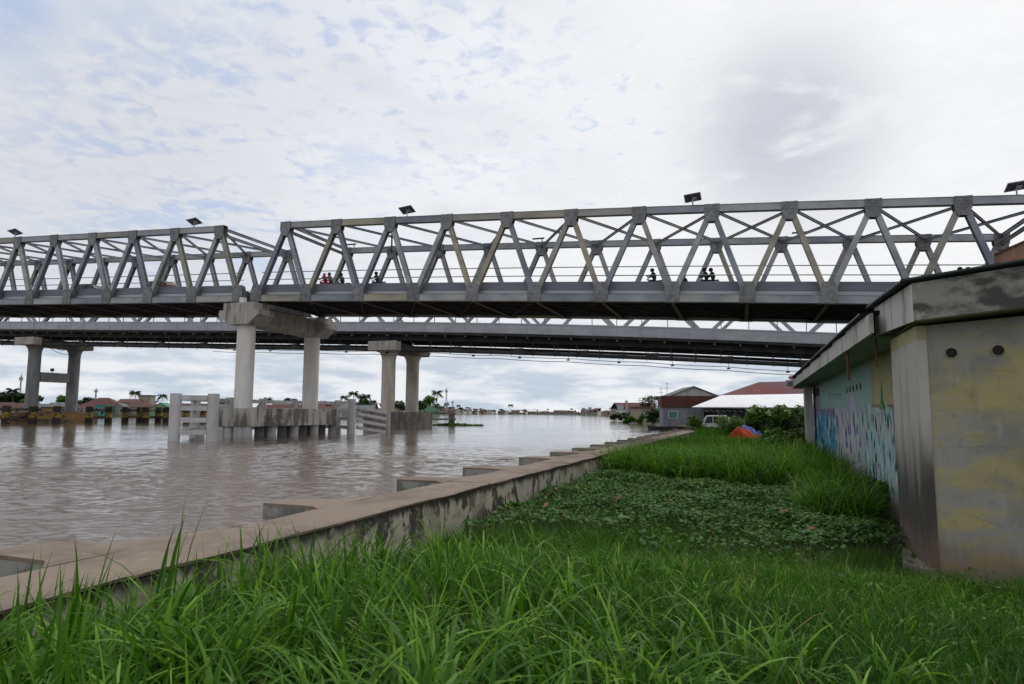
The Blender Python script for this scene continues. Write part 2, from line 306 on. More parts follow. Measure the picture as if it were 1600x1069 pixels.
def dup(root, loc, rz=None, label=None, group=None):
    r = root.copy(); C.objects.link(r); r.location = loc
    if rz is not None: r.rotation_euler = (0, 0, rz)
    if label: r['label'] = label
    if group: r['group'] = group
    for ch in list(root.children):
        c = ch.copy(); C.objects.link(c); c.parent = r
        for g in ch.children:
            d = g.copy(); C.objects.link(d); d.parent = c
    return r

# ------------------------------------------------------------------ ground, water, far banks
SL = .36                                                    # the river wall and the buildings run along X = a + SL*Y
SD = Vector((SL, 1, 0)).normalized(); SP = Vector((-SD.y, SD.x, 0))      # along, and outward to the river
def wx(Y, off=0.): return -7.05 + SL*Y + off
def gz(x, y):
    """ground level of the low land behind the river wall"""
    t = min(max((y-3)/5.5, 0), 1); z = .42 - .45*t
    t = min(max((y-8.5)/4, 0), 1); t = t*t*(3-2*t); z = z*(1-t) - .75*t
    if x > 2.5 and y < 14: z -= min((x-2.5)*.12, .5)*max(0, 1-abs(y-7)/7)
    e = x - (-7.05 + .36*y)
    if y < 12: z = max(-.78, z - .62*max(0, 1-e/2.1)*min(1, (12-y)/3))
    t = min(max((y-60)/18, 0), 1); z = z*(1-t) + .32*t
    return z
gm = MB(); ys = list(np.arange(-8, 20, .8)) + list(np.arange(20, 96, 3.)); us = [0, .6, 1.2, 2, 3, 4, 5, 6, 7.5, 9, 11, 13, 16, 20, 30, 60]
for y in ys:
    for u in us: gm.v.append(Vector((wx(y)-.3+u, y, gz(wx(y)+u, y) + .05*math.sin(u*3.1+y*1.7)*(u > 0))))
nu = len(us)
gm.f = [(i*nu+j, i*nu+j+1, (i+1)*nu+j+1, (i+1)*nu+j) for i in range(len(ys)-1) for j in range(nu-1)]; gm.mi = [0]*len(gm.f)
M['soil'] = mat('damp_soil', (.045, .05, .02), .95, 0, [((.03, .028, .018), 1.5, .4, .6, .9, 6)], (5, .6, .05))
tag(gm.build('ground', 'soil'), kind='structure')
# water: one sheet from the river wall to the horizon
def wl(Y): return wx(Y, -.7)
shoreR = [(24.5, 97), (27, 115), (30, 140), (32.5, 165), (36, 205), (52, 300), (72, 470), (100, 800), (105, 1300), (60, 1500)]
farS = [(-60, 1420), (-110, 1150), (-150, 850), (-118, 560), (-150, 420), (-190, 345), (-260, 315), (-420, 300), (-2500, 280)]
wm = MB(); poly = [(wl(-8), -8), (wl(20), 20), (wl(60), 60), (wl(95), 95)]
M['water'] = bpy.data.materials.new('river_water')
def water():
    m = M['water']; m.use_nodes = True; N = m.node_tree.nodes; L = m.node_tree.links; b = N['Principled BSDF']
    b.inputs['Roughness'].default_value = .06; b.inputs['IOR'].default_value = 1.45; b.inputs['Specular IOR Level'].default_value = .6
    tc = N.new('ShaderNodeTexCoord')
    def noise(sc, det, rot=0., ro=.55):
        mp = N.new('ShaderNodeMapping'); mp.inputs['Scale'].default_value = sc; mp.inputs['Rotation'].default_value = (0, 0, rot); L.new(tc.outputs['Object'], mp.inputs[0])
        t = N.new('ShaderNodeTexNoise'); t.inputs['Scale'].default_value = 1; t.inputs['Detail'].default_value = det; t.inputs['Roughness'].default_value = ro; t.inputs['Distortion'].default_value = .4
        L.new(mp.outputs[0], t.inputs['Vector']); return t.outputs[0]
    def mth(op, a, bb):
        x = N.new('ShaderNodeMath'); x.operation = op
        for i, v in enumerate((a, bb)):
            if isinstance(v, (int, float)): x.inputs[i].default_value = v
            else: L.new(v, x.inputs[i])
        return x.outputs[0]
    big = noise((.05, .12, 1), 4, .2)
    x = N.new('ShaderNodeMix'); x.data_type = 'RGBA'; x.inputs[6].default_value = (.115, .086, .066, 1); x.inputs[7].default_value = (.155, .120, .095, 1); L.new(big, x.inputs[0]); L.new(x.outputs[2], b.inputs['Base Color'])
    w1 = noise((.9, 2.6, 1), 5, .25, .6); w2 = noise((3.5, 10, 1), 4, -.12, .65); w3 = noise((.25, .7, 1), 2, .1)
    h = mth('ADD', mth('ADD', mth('MULTIPLY', w1, .3), mth('MULTIPLY', w2, .22)), mth('MULTIPLY', w3, .3))
    # calmer and rougher patches
    pat = noise((.035, .10, 1), 3, .1); r = N.new('ShaderNodeMapRange'); L.new(pat, r.inputs[0]); r.inputs[1].default_value = .38; r.inputs[2].default_value = .62; r.inputs[3].default_value = .28; r.inputs[4].default_value = 1.
    bp = N.new('ShaderNodeBump'); bp.inputs['Distance'].default_value = .05; L.new(h, bp.inputs['Height']); L.new(r.outputs[0], bp.inputs['Strength']); L.new(bp.outputs[0], b.inputs['Normal'])
water()
wm.add([(x, y, -.05) for x, y in poly] + [(x, y, -.05) for x, y in shoreR] + [(400, 9000, -.05), (-9000, 9000, -.05), (-9000, -8, -.05)], [tuple(range(len(poly)+len(shoreR)+3))])
tag(wm.build('river_water', 'water'), kind='structure')
def ripples():
    # real wind ripples on the nearer water, fading out with distance
    ny, nx = 760, 620; f_ = np.linspace(0, 1, ny); Y = 6.5*(135/6.5)**f_; g_ = np.linspace(0, 1, nx)
    xr = wx(Y)-.68; xl = -.80*Y-4; X = xl[:, None] + (xr-xl)[:, None]*g_[None]; Y2 = np.repeat(Y[:, None], nx, 1); Z = np.zeros_like(X); rg = np.random.default_rng(5)
    pat = .5+.5*np.sin(.11*X+.23*Y2+1.2*np.sin(.07*X+1)+1)*np.sin(.05*X-.17*Y2+2+np.sin(.13*Y2)); pat = .45+.75*pat
    for i in range(64):
        lam = .26*(6.5**rg.uniform(0, 1)); an = rg.normal(1.62, .42); k_ = 2*np.pi/lam; a = .0125*lam**1.0*rg.uniform(.5, 1.2)*.29
        wob = .6*np.sin(X*.35+i)+.6*np.sin(Y2*.27+i*2)
        ph = k_*(X*np.cos(an)+Y2*np.sin(an)) + rg.uniform(0, 6.28) + wob
        Z += a*(np.sin(ph)+.25*np.sin(2*ph+.6))*np.clip(1.6-Y2*.0045/lam*1.2, .0, 1)
    fade = np.clip((135-Y2)/60, 0, 1)*np.clip(g_*25, 0, 1)[None]
    Z = Z*pat*fade*np.clip(1-(Y2-34+5*np.sin(X*.09))*.045, .32, 1)
    v = np.stack([X, Y2, Z], -1).reshape(-1, 3); i = np.arange(ny-1)[:, None]*nx + np.arange(nx-1)[None]; i = i.ravel(); fc = np.stack([i, i+1, i+nx+1, i+nx], -1)
    me = bpy.data.meshes.new('river_ripples'); me.vertices.add(len(v)); me.vertices.foreach_set('co', v.astype(np.float32).ravel()); me.loops.add(fc.size); me.loops.foreach_set('vertex_index', fc.astype(np.int32).ravel())
    me.polygons.add(len(fc)); me.polygons.foreach_set('loop_start', (np.arange(len(fc))*4).astype(np.int32)); me.polygons.foreach_set('loop_total', np.full(len(fc), 4, np.int32)); me.update(calc_edges=True)
    me.materials.append(M['water']); me.polygons.foreach_set('use_smooth', np.ones(len(fc), bool)); o = bpy.data.objects.new('river_ripples', me); C.objects.link(o); tag(o, kind='structure')
ripples()
# banks
bk = MB(); L_ = [(x-1, y, -.2) for x, y in shoreR]; Ri = [(9000, y*1.0, -.2) for x, y in shoreR]
n = len(shoreR)
top = [(x+1.2, y, .35) for x, y in shoreR]
bk.add(L_+top, [(i, i+1, n+i+1, n+i) for i in range(n-1)])
bk.add(top+[(9000, y, .35) for x, y in shoreR], [(i, i+1, n+i+1, n+i) for i in range(n-1)])
bk.add([(24.5, 90, .33), (70, 90, .33), (9000, 90, .33), (9000, 98, .35), (24, 98, .35)], [(0, 1, 2, 3, 4)])
M['bankmat'] = simple('bank_scrub', (.07, .075, .035), sc=.3)
tag(bk.build('right_bank', 'bankmat'), kind='structure')
fb = MB(); fs = [(60, 1500)] + farS; n = len(fs)
fb.add([(x, y, -.3) for x, y in fs] + [(x-1, y+3, .9) for x, y in fs], [(i, i+1, n+i+1, n+i) for i in range(n-1)])
fb.add([(x-1, y+3, .9) for x, y in fs] + [(-9000, 9000, 1.5), (9000, 9000, 1.5), (9000, 1500, .9)], [tuple(range(n+3))])
tag(fb.build('far_bank', 'bankmat'), kind='structure')

# ------------------------------------------------------------------ river wall
rw = thing('river_wall', (wx(20), 20, 0), 'long low concrete river wall with brown top and ribs reaching into the water', 'wall')
Y0, Y1 = -7., 88.
def P3(Y, off, z): return Vector((wx(Y), Y, z)) + SP*off
tp = MB(); nseg = 420; prof = [(-.004, .235), (-.018, .275), (.03, .30), (.3, .305), (.6, .30), (.9, .305), (1.19, .30), (1.262, .27), (1.262, .17)]; rj = random.Random(3)
for i in range(nseg+1):
    y = Y0 + (Y1-Y0)*(i/nseg)**1.5; w_ = .018*math.sin(y*1.3)+.012*math.sin(y*4.1)
    for k_, (a, b) in enumerate(prof):
        e_ = 1. if k_ in (1, 2) else .4
        tp.v.append(P3(y, a + e_*rj.gauss(0, .007) - (w_*.6 if k_ < 3 else 0), b + e_*rj.gauss(0, .004) + .008*math.sin(y*1.9+a*2)))
k = len(prof); tp.f = [(i*k+j, (i+1)*k+j, (i+1)*k+(j+1) % k, i*k+(j+1) % k) for i in range(nseg) for j in range(k)]; tp.mi = [0]*len(tp.f)
tp.build('coping', 'walltop', rw)
bd = MB(); bd.hexa([P3(Y0, 0, -1.6), P3(Y1, 0, -1.6), P3(Y1, 1.2, -1.6), P3(Y0, 1.2, -1.6), P3(Y0, 0.012, .22), P3(Y1, 0.012, .22), P3(Y1, 1.2, .22), P3(Y0, 1.2, .22)]); bd.build('wall_body', 'wallside', rw)
for y in np.arange(3.2, 80, 7.4):       # pour joints across the coping
    m_ = MB(); a, b, c_, d_ = P3(y, -.015, .3085), P3(y+.012, -.015, .3085), P3(y+.03, 1.25, .3085), P3(y+.01, 1.25, .3085); m_.hexa([p-Vector((0, 0, .03)) for p in (a, b, c_, d_)]+[a, b, c_, d_]); m_.build('coping_joint', 'capdark', rw)
ribY = [9.0, 14.0, 19.1, 23.3, 28.7, 32.9, 36.8, 40.7, 44.5] + [44.5+3.9*i for i in range(1, 11)]
for i, y in enumerate(ribY):
    y0 = y - .95      # the tip's near corner lands at y
    r = MB(); a, b = P3(y0, 1.262, 0), P3(y0+.52, 1.262, 0); e = SP*1.55
    r.mi = []; 
    def q(p, z): return Vector((p.x, p.y, z))
    # plan flares where it meets the wall
    pl = [P3(y0-.30, 1.262, 0), P3(y0-.04, 1.6, 0), P3(y0, 2.80, 0), P3(y0+.85, 2.80, 0), P3(y0+.95, 1.9, 0), P3(y0+(2.6 if i == 0 else 1.6), 1.262, 0)]
    r.cur = 0; r.prism([q(p, -1.2) for p in pl], (0, 0, 1.43))
    r.cur = 1; r.prism([q(p, .232) for p in pl], (0, 0, .055))
    r.build('rib', ['rib', 'walltop'], rw)

# ------------------------------------------------------------------ new truss bridge
TH = .3205; U = Vector((math.cos(TH), -math.sin(TH), 0)); V = Vector((math.sin(TH), math.cos(TH), 0)); O = Vector((-22.03, 58.3, 11.88)); ZV = Vector((0, 0, 1))
HT, WD, GAP = 6.31, 9.6, 1.95
def prof_(u): return -.041*u-.0002*u*u if u > 0 else -.0328*u+.0001*u*u
def slp(u): return -.041-.0004*u if u > 0 else -.0328+.0002*u
def PB(u, v, z): return O + U*(u - z*slp(u)) + V*v + ZV*(prof_(u)+z)
def truss_span(label, u0, sgn, panels=12):
    """u0: end at the pier, sgn: direction"""
    t = thing('bridge_span', PB(u0, WD/2, -.4), label, 'bridge')
    lo = [u0+sgn*5*i for i in range(panels+1)]; hi = [u0+sgn*(2.5+5*i) for i in range(panels)]
    for v in (0, WD):
        for i in range(panels):
            a, b = PB(lo[i], v, 0), PB(lo[i+1], v, 0)
            m_ = MB(); m_.beam(a, b, .42, .50, V); 
            for k in (-1, 1): m_.beam(PB(lo[i], v, .262*k), PB(lo[i+1], v, .262*k), .5, .022, V)
            m_.build('bottom_chord', 'steel', t)
            for x, y_ in ((lo[i], hi[i]), (lo[i+1], hi[i])):
                m_ = MB(); m_.hbeam(PB(x, v, 0), PB(y_, v, HT), .38, .36, V); m_.build('diagonal', 'steel', t)
        for i in range(panels-1):
            m_ = MB(); m_.beam(PB(hi[i], v, HT), PB(hi[i+1], v, HT), .42, .46, V)
            for k in (-1, 1): m_.beam(PB(hi[i], v, HT+.245*k), PB(hi[i+1], v, HT+.245*k), .5, .022, V)
            m_.build('top_chord', 'steel', t)
        for i, x in enumerate(lo):
            m_ = MB()
            for k in (-1, 1):
                vv = v + k*.262
                pl = [PB(x-.52, vv, -.30), PB(x+.52, vv, -.30), PB(x+.52, vv, .62), PB(x+.34, vv, 1.15), PB(x-.34, vv, 1.15), PB(x-.52, vv, .62)]
                if k > 0: pl = pl[::-1]
                m_.prism([p + V*.0 for p in pl], V*(.022*k))
                for z in (-.2, .0, .22): m_.beam(PB(x-.5, vv+.03*k, z), PB(x+.5, vv+.03*k, z), .014, .05, V)
            m_.build('gusset_plate', 'gusset', t)
        for i, x in enumerate(hi):
            m_ = MB()
            for k in (-1, 1):
                vv = v + k*.262; e = .5
                pl = [PB(x-e, vv, HT+.28), PB(x-e, vv, HT-.42), PB(x-.3, vv, HT-.95), PB(x+.3, vv, HT-.95), PB(x+e, vv, HT-.42), PB(x+e, vv, HT+.28)]
                m_.prism(pl if k > 0 else pl[::-1], V*(.022*k))
                for z in (.2, .0, -.2): m_.beam(PB(x-e+.02, vv+.03*k, HT+z), PB(x+e-.02, vv+.03*k, HT+z), .014, .05, V)
            m_.box(PB(x, v, HT+.272), (1., .56, .02), Matrix((U, V, ZV)).transposed())
            m_.build('gusset_plate', 'gusset', t)
    # cross bracing between the two top chords
    for i in range(panels-1):
        m_ = MB(); m_.hbeam(PB(hi[i], .2, HT-.02), PB(hi[i+1], WD-.2, HT-.02), .16, .15, ZV, .02); m_.build('top_brace', 'steel', t)
        m_ = MB(); m_.hbeam(PB(hi[i+1], .2, HT-.20), PB(hi[i], WD-.2, HT-.20), .16, .15, ZV, .02); m_.build('top_brace', 'steel', t)
    for x in (hi[0], hi[-1]):
        m_ = MB(); m_.hbeam(PB(x, .2, HT+.1), PB(x, WD-.2, HT+.1), .2, .22, ZV, .025); m_.hbeam(PB(x, .2, HT-.45), PB(x, WD-.2, HT-.45), .2, .22, ZV, .025); m_.build('portal_strut', 'steel', t)
    # deck
    N_ = 12; uu = [u0 + sgn*60*i/N_ for i in range(N_+1)]
    dk = MB()
    for i in range(N_): dk.hexa([PB(uu[i], .6, .24), PB(uu[i+1], .6, .24), PB(uu[i+1], WD-.6, .24), PB(uu[i], WD-.6, .24), PB(uu[i], .6, .8), PB(uu[i+1], .6, .8), PB(uu[i+1], WD-.6, .8), PB(uu[i], WD-.6, .8)])
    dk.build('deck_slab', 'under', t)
    sr = MB()
    for v in np.linspace(.75, WD-.75, 11):
        for i in range(N_): sr.hbeam(PB(uu[i], v, .05), PB(uu[i+1], v, .05), .36, .2, ZV, .02)
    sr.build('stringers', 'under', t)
    for x in lo:
        m_ = MB(); m_.hbeam(PB(x, .28, .0), PB(x, WD-.28, .0), .55, .28, ZV, .03); m_.build('floor_beam', 'underbeam', t)
    for i in range(panels):     # wind bracing under the deck
        m_ = MB(); m_.beam(PB(lo[i], .3, -.18), PB(lo[i+1], WD-.3, -.18), .1, .1, ZV); m_.beam(PB(lo[i+1], .3, -.16), PB(lo[i], WD-.3, -.16), .1, .1, ZV); m_.build('wind_brace', 'under', t)
    for vv, s_ in ((.42, 1), (WD-.42, -1)):
        for i in range(N_):
            m_ = MB(); a, b = uu[i]+sgn*.01, uu[i+1]-sgn*.01
            m_.beam(PB(a, vv, .96), PB(b, vv, .96), .03, .62, V); m_.build('edge_plate', 'plate', t)
        m_ = MB()
        for i in range(N_): m_.beam(PB(uu[i], vv, .45), PB(uu[i+1], vv, .45), .05, .34, V)
        m_.build('kerb_beam', 'galv', t)
        m_ = MB()
        for i in range(N_):
            for z in (1.72, 2.36): m_.tube([PB(uu[i], vv, z), PB(uu[i+1], vv, z)], .035, 6)
        m_.build('handrail', 'rail', t)
    return t
truss_span('grey steel truss bridge span right of the twin round columns, riders crossing it', 0, 1)
truss_span('grey steel truss bridge span left of the twin round columns, cars crossing it', -GAP, -1)

# pier of the new bridge (bridge coordinates: a across the pier along U, v along V)
PC = O + U*(-GAP/2); PC = Vector((PC.x, PC.y, 0))
def PP(a, v, z): return PC + U*a + V*v + ZV*z
pier = thing('bridge_pier', PP(0, 5, 0), 'pale concrete pier with two smooth round columns and stained hammerhead crossbeam', 'bridge pier')
for v in (0, WD):
    m_ = MB(); m_.tube([PP(0, v, 2.3), PP(0, v, 9.62)], .76, 28); m_.build('column', 'conc', pier, smooth=True)
ZT = 11.38
def head(v0, v1):
    pl = [(-1.55, 0), (-1.55, -.6), (-2.0, -.62), (-2.05, -1.05), (-1.0, -1.86), (1.0, -1.86), (2.05, -1.05), (2.0, -.62), (1.55, -.6), (1.55, 0)]
    return MB().prism([PP(a, v0, ZT+z) for a, z in pl], V*(v1-v0))
m_ = head(-1.15, .95); m_.build('crossbeam_head', 'crosshead', pier)
m_ = head(WD-.95, WD+1.15); m_.build('crossbeam_head', 'crosshead', pier)
m_ = MB().prism([PP(a, .953, ZT+z) for a, z in ((-1.1, -.3), (-1.1, -1.5), (-.75, -1.855), (.75, -1.855), (1.1, -1.5), (1.1, -.3))], V*(WD-1.906)); m_.build('crossbeam', 'crosshead', pier)
for v in (0, WD):
    for a in (-.98, .98):
        m_ = MB(); m_.box(PP(a, v, ZT+.1), (.5, .6, .195), Matrix((U, V, ZV)).transposed()); m_.build('bearing', 'gusset', pier)
m_ = MB(); m_.box(PP(0.0, -.6, ZT+.26), (.42, .4, .5), Matrix((U, V, ZV)).transposed()); m_.build('stopper_block', 'white', pier)
pl = [(-2.1, -1.2), (-1.2, -2.1), (1.2, -2.1), (2.2, -1.2), (2.2, 11), (1.2, 12.8), (-1.2, 12.8), (-2.1, 11)]
m_ = MB().prism([PP(a, v, .92) for a, v in pl], ZV*1.5); m_.build('pile_cap', 'concstain', pier)
for a, v in [(1.5, q*3.15-1.2) for q in range(5)] + [(-1.5, q*3.15-1.2) for q in range(5)] + [(0, q*3.15-.9) for q in range(5)] + [(0, -1.55), (1.0, -1.6), (-1., -1.6)]:
    m_ = MB(); m_.tube([PP(a, v, -1), PP(a, v, .918)], .42, 16); m_.build('pile', 'fender', pier, smooth=True)
# fender frame round that pier
fn = thing('pier_fender', (-23, 55, 0), 'grey concrete fender of round piles and four rails guarding the new pier', 'fender')
def pile(p, r, z, par, mt='fender', zb=-1.): 
    m_ = MB(); m_.tube([(p[0], p[1], zb), (p[0], p[1], z)], r, 18); return m_.build('pile', mt, par, smooth=True)
A = Vector((-24.3, 49.6, 0)); B = Vector((-21.75, 50.0, 0))
fpts = [A, B]
for p in fpts: pile(p, .40, 3.42, fn)
back = [PP(a_, v_, 0) for a_, v_ in ((-2.6, -2.6), (-4, 3), (-4, 7.6), (-3.9, 12.5), (-.6, 15.6))]
for p in back: pile(p, .38, 3.42, fn)
F1 = Vector((-15.95, 68.4, 0)); pile(F1, .40, 3.45, fn)
inner = [A+Vector((.9, 2.2, 0)), B+Vector((-.6, 2.6, 0))]
for p in inner: pile(p, .3, .95, fn)
for z in (.62, 1.5, 2.35, 3.12):
    for p, q_ in [(A, B), (A+U*.0, back[0])] + list(zip(back[:-1], back[1:])) + [(back[-1], F1)]:
        d = (q_-p).normalized(); m_ = MB(); m_.beam(p+d*.38+ZV*z, q_-d*.38+ZV*z, .34, .36, ZV); m_.build('rail', 'fender', fn)
F2 = Vector((-13.3, 73.9, 0)); fn2 = thing('pier_fender', F2, 'low sagging grey rail fender joining the stained old pier base', 'fender')
pile(F2, .26, 2.2, fn2)
for i, z in enumerate((.3, 1.0, 1.7, 2.35)):
    m_ = MB(); m_.beam(F1+Vector((.4, .9, z+.3)), F2+Vector((-.2, -.3, z-.25)), .3, .28, ZV); m_.build('rail', 'fender', fn2)

# ------------------------------------------------------------------ old bridge behind
O2 = Vector((-17.7, 98.0, 0))
def z2(s): return 15.12 - .0433*s - .00027*s*s if s > 0 else 15.12 - .0365*s + .00002*s*s
def PO(s, v, z): return O2 + U*s + V*v + ZV*(z2(s)+z)            # z counted from the parapet top
def old_span(label, s0, s1):
    t = thing('old_bridge_span', PO((s0+s1)/2, 4, -2), label, 'bridge')
    st = 2.95; n_ = max(1, round((s1-s0)/st)); ss = [s0+(s1-s0)*i/n_ for i in range(n_+1)]
    for v in (-.9, 8.9):
        for i in range(n_):
            m_ = MB(); m_.beam(PO(ss[i]+.004, v, -.7), PO(ss[i+1]-.004, v, -.7), .12, 1.36, V)
            m_.beam(PO(ss[i], v-.08*(1 if v < 0 else -1), -.14), PO(ss[i+1], v-.08*(1 if v < 0 else -1), -.14), .06, .1, V)
            m_.beam(PO(ss[i]+.05, v-.075*(1 if v < 0 else -1), -.22), PO(ss[i]+.05, v-.075*(1 if v < 0 else -1), -1.36), .05, .06, V)
            m_.build('parapet_panel', 'panelgrey', t)
    dk = MB(); gd = MB()
    for i in range(n_):
        dk.hexa([PO(ss[i], -.8, -1.75), PO(ss[i+1], -.8, -1.75), PO(ss[i+1], 8.8, -1.75), PO(ss[i], 8.8, -1.75), PO(ss[i], -.8, -1.42), PO(ss[i+1], -.8, -1.42), PO(ss[i+1], 8.8, -1.42), PO(ss[i], 8.8, -1.42)])
        for v in (.3, 2.8, 5.2, 7.7): gd.hbeam(PO(ss[i], v, -2.15), PO(ss[i+1], v, -2.15), .78, .4, ZV, .04)
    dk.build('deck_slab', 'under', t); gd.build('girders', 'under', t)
    for i in range(n_+1):
        m_ = MB(); m_.beam(PO(ss[i], -.7, -1.9), PO(ss[i], 8.7, -1.9), .25, .28, U); m_.build('cross_beam', 'underbeam', t)
    # lower catwalk and pipes hung under the girders
    for v, z, r in ((-.1, -3.95, .27), (1.3, -3.85, .14), (7.5, -2.9, .2)):
        pp = MB(); pp.tube([PO(x, v, z) for x in ss], r, 10); pp.build('service_pipe', 'under', t)
    for i in range(n_):
        m_ = MB(); m_.box(PO(ss[i]+.7, .5, -3.6), (.12, 1.7, .12), Matrix((U, V, ZV)).transposed())
        m_.box(PO(ss[i]+.7, -.4, -3.4), (.08, .08, 1.9), Matrix((U, V, ZV)).transposed()); m_.box(PO(ss[i]+.7, 1.4, -3.1), (.06, .06, 1.3), Matrix((U, V, ZV)).transposed()); m_.build('pipe_hanger', 'under', t)
    for i in range(0, n_, 3):
        m_ = MB(); m_.box(PO(ss[i]+1.4, 0.1, -3.5), (1.5, .25, .42), Matrix((U, V, ZV)).transposed()); m_.build('pipe_bracket', 'under', t)
    # through truss above the deck
    k = max(1, round((s1-s0)/11)); nodes = [s0+(s1-s0)*i/k for i in range(k+1)]
    for v in (.0, 8.0):
        for i in range(k):
            mid = (nodes[i]+nodes[i+1])/2
            for x in (nodes[i], nodes[i+1]):
                m_ = MB(); m_.hbeam(PO(x, v, -.9), PO(mid, v, 4.6), .36, .4, V); m_.build('diagonal', 'galv', t)
            if i: m_ = MB(); m_.beam(PO(mid-11*.5-(nodes[i]-nodes[i-1])/2+5.5, v, 4.6), PO(mid, v, 4.6), .4, .45, V); m_.build('top_chord', 'galv', t)
    m_ = MB(); x = s0+1
    while x < s1: m_.box(PO(x, -.8, .55), (.09, .09, 1.1), Matrix((U, V, ZV)).transposed()); m_.box(PO(x+.75, 8.8, .55), (.09, .09, 1.1), Matrix((U, V, ZV)).transposed()); x += 3.2
    m_.beam(PO(s0, -.8, 1.1), PO((s0+s1)/2, -.8, 1.1), .05, .05, ZV); m_.beam(PO((s0+s1)/2, -.8, 1.1), PO(s1, -.8, 1.1), .05, .05, ZV)
    m_.build('railing', 'rail', t)
    return t
old_span('old bridge span with light grey parapet under the right span of the truss bridge', .05, 66)
old_span('old low bridge span with light grey parapet, seen under the left truss span', -69.5, -.05)
old_span('old low bridge span at the left edge, left of the grey H shaped pier', -125, -69.6)
def old_pier(s, label, mt, beam):
    zt = z2(s) - 3.15 + .25
    t = thing('old_bridge_pier', O2+U*s+V*3.5, label, 'bridge pier')
    def q(a, v, z): return O2 + U*(s+a) + V*v + ZV*z
    for v in (.0, 7.6):
        m_ = MB(); m_.tube([q(0, v, 2.0), q(0, v, zt-2.6), q(0, v, zt-2.0), q(0, v, zt-1.55), q(0, v, zt-1.32)], [1.0, .98, 1.08, 1.32, 1.7], 24); m_.build('column', mt, t, smooth=True)
    m_ = MB().prism([q(a, -2.2, z) for a, z in ((-2.2, zt), (-2.2, zt-1.3), (2.2, zt-1.3), (2.2, zt))], V*1.6); m_.build('crossbeam_head', 'crosshead', t)
    m_ = MB().prism([q(a, -.598, z) for a, z in ((-1.7, zt-.1), (-1.7, zt-1.4), (1.7, zt-1.4), (1.7, zt-.1))], V*10.6); m_.build('crossbeam', 'capdark', t)
    if beam:
        m_ = MB().beam(q(0, 1.0, 8.1), q(0, 6.6, 8.1), 1.0, 1.7, U); m_.build('tie_beam', mt, t)
        m_ = MB(); m_.tube([q(0, 3.4, 8.95), q(0, 3.4, 9.4)], .06, 6); m_.box(q(0, 3.4, 9.5), (.6, .3, .5), Matrix((U, V, ZV)).transposed()); m_.build('floodlight', 'black', t)
    pl = [(-2.6, -2.2), (-1.2, -3.4), (1.2, -3.4), (2.6, -2.2), (2.6, 9.5), (1.0, 12.5), (-1.0, 12.5), (-2.6, 9.5)]
    m_ = MB().prism([q(a, v, -1) for a, v in pl], ZV*(2.9 if beam else 3.25)); m_.build('pier_base', 'rustyel' if beam else 'capdark', t)
    return t
old_pier(0, 'old pier with two pale yellowed columns and dark boat-shaped base', 'oldcol', False)
old_pier(-70, 'grey H shaped old pier at far left with tie beam and yellow worn base', 'oldcolg', True)
# yellow-black fenders round the left pier
q0 = O2 + U*(-70)
def yel_fender(label, pts, extra=()):
    t = thing('yellow_fender', pts[0], label, 'fender')
    for p in pts: pile(p, .62, 3.0, t, 'hazard')
    for i in range(len(pts)-1):
        for z in (1.0, 2.3):
            m_ = MB(); m_.beam(pts[i]+ZV*z, pts[i+1]+ZV*z, .45, .4, ZV); m_.build('rail', 'hazrail', t)
    for a, b in extra: m_ = MB(); m_.beam(a, b, .4, .45, ZV); m_.build('raker', 'hazrail', t)
    return t
def fp(px, Y): p = at(px, 640, Y); return Vector((p.x, p.y, 0))
yel_fender('yellow and black fender piles in front of the grey H shaped pier', [fp(-45, 112), fp(10, 113), fp(52, 114), fp(89, 116)], [(fp(14, 112.5)+ZV*.3, fp(48, 113.5)+ZV*1.9)])
yel_fender('lone yellow and black pile with dark walkway right of the H shaped pier', [fp(140, 121), fp(170, 124)])
yel_fender('yellow and black fender row in open water left of the white fender', [fp(196, 132), fp(219, 133), fp(228, 130), fp(248, 134), fp(260, 131), fp(292, 132), fp(318, 136)])
t_ = thing('mooring_dolphin', fp(706, 118), 'dark mooring post with two rails and floating weeds beside the old pier base', 'mooring post')
pile(fp(706, 118), .55, 2.5, t_, 'capdark')
m_ = MB(); m_.beam(fp(672, 114)+ZV*2.1, fp(712, 118)+ZV*2.05, .3, .3, ZV); m_.beam(fp(672, 114)+ZV*1.1, fp(712, 118)+ZV*1.05, .3, .3, ZV); m_.build('rail', 'capdark', t_)
# cables under the old bridge
cb = MB()
for dz, dv in ((0, -1.3), (.45, -1.5)):
    pts = []
    for i in range(31):
        s = -30 + 95*i/30; pts.append(PO(s, dv, -4.3 - .25*max(0, s)/30 - dz - .12*math.sin(i*math.pi/3)**2))
    cb.tube(pts, .04, 5)
for i in range(14):
    s = -26+6.6*i; cb.box(PO(s, -1.4, -4.5-.25*max(0, s)/30), (.4, .2, .16), Matrix((U, V, ZV)).transposed()); cb.tube([PO(s, -1.3, -3.3), PO(s, -1.3, -4.45-.25*max(0, s)/30)], .03, 4)
cb.solo('utility_cable', 'black', 'pair of black cables with clamps slung below the old bridge', 'cable')
cb = MB()
for (xa, xb, sag) in ((-66, -58, 1.7), (-67, -55, 2.4), (-120, -74, 1.4)):
    cb.tube([PO(xa+(xb-xa)*i/12, -1.2, -3.3 - sag*4*(i/12)*(1-i/12)) for i in range(13)], .05, 5)
cb.solo('loose_cable', 'black', 'loose black cables drooping in loops right of the H shaped pier head', 'cable')

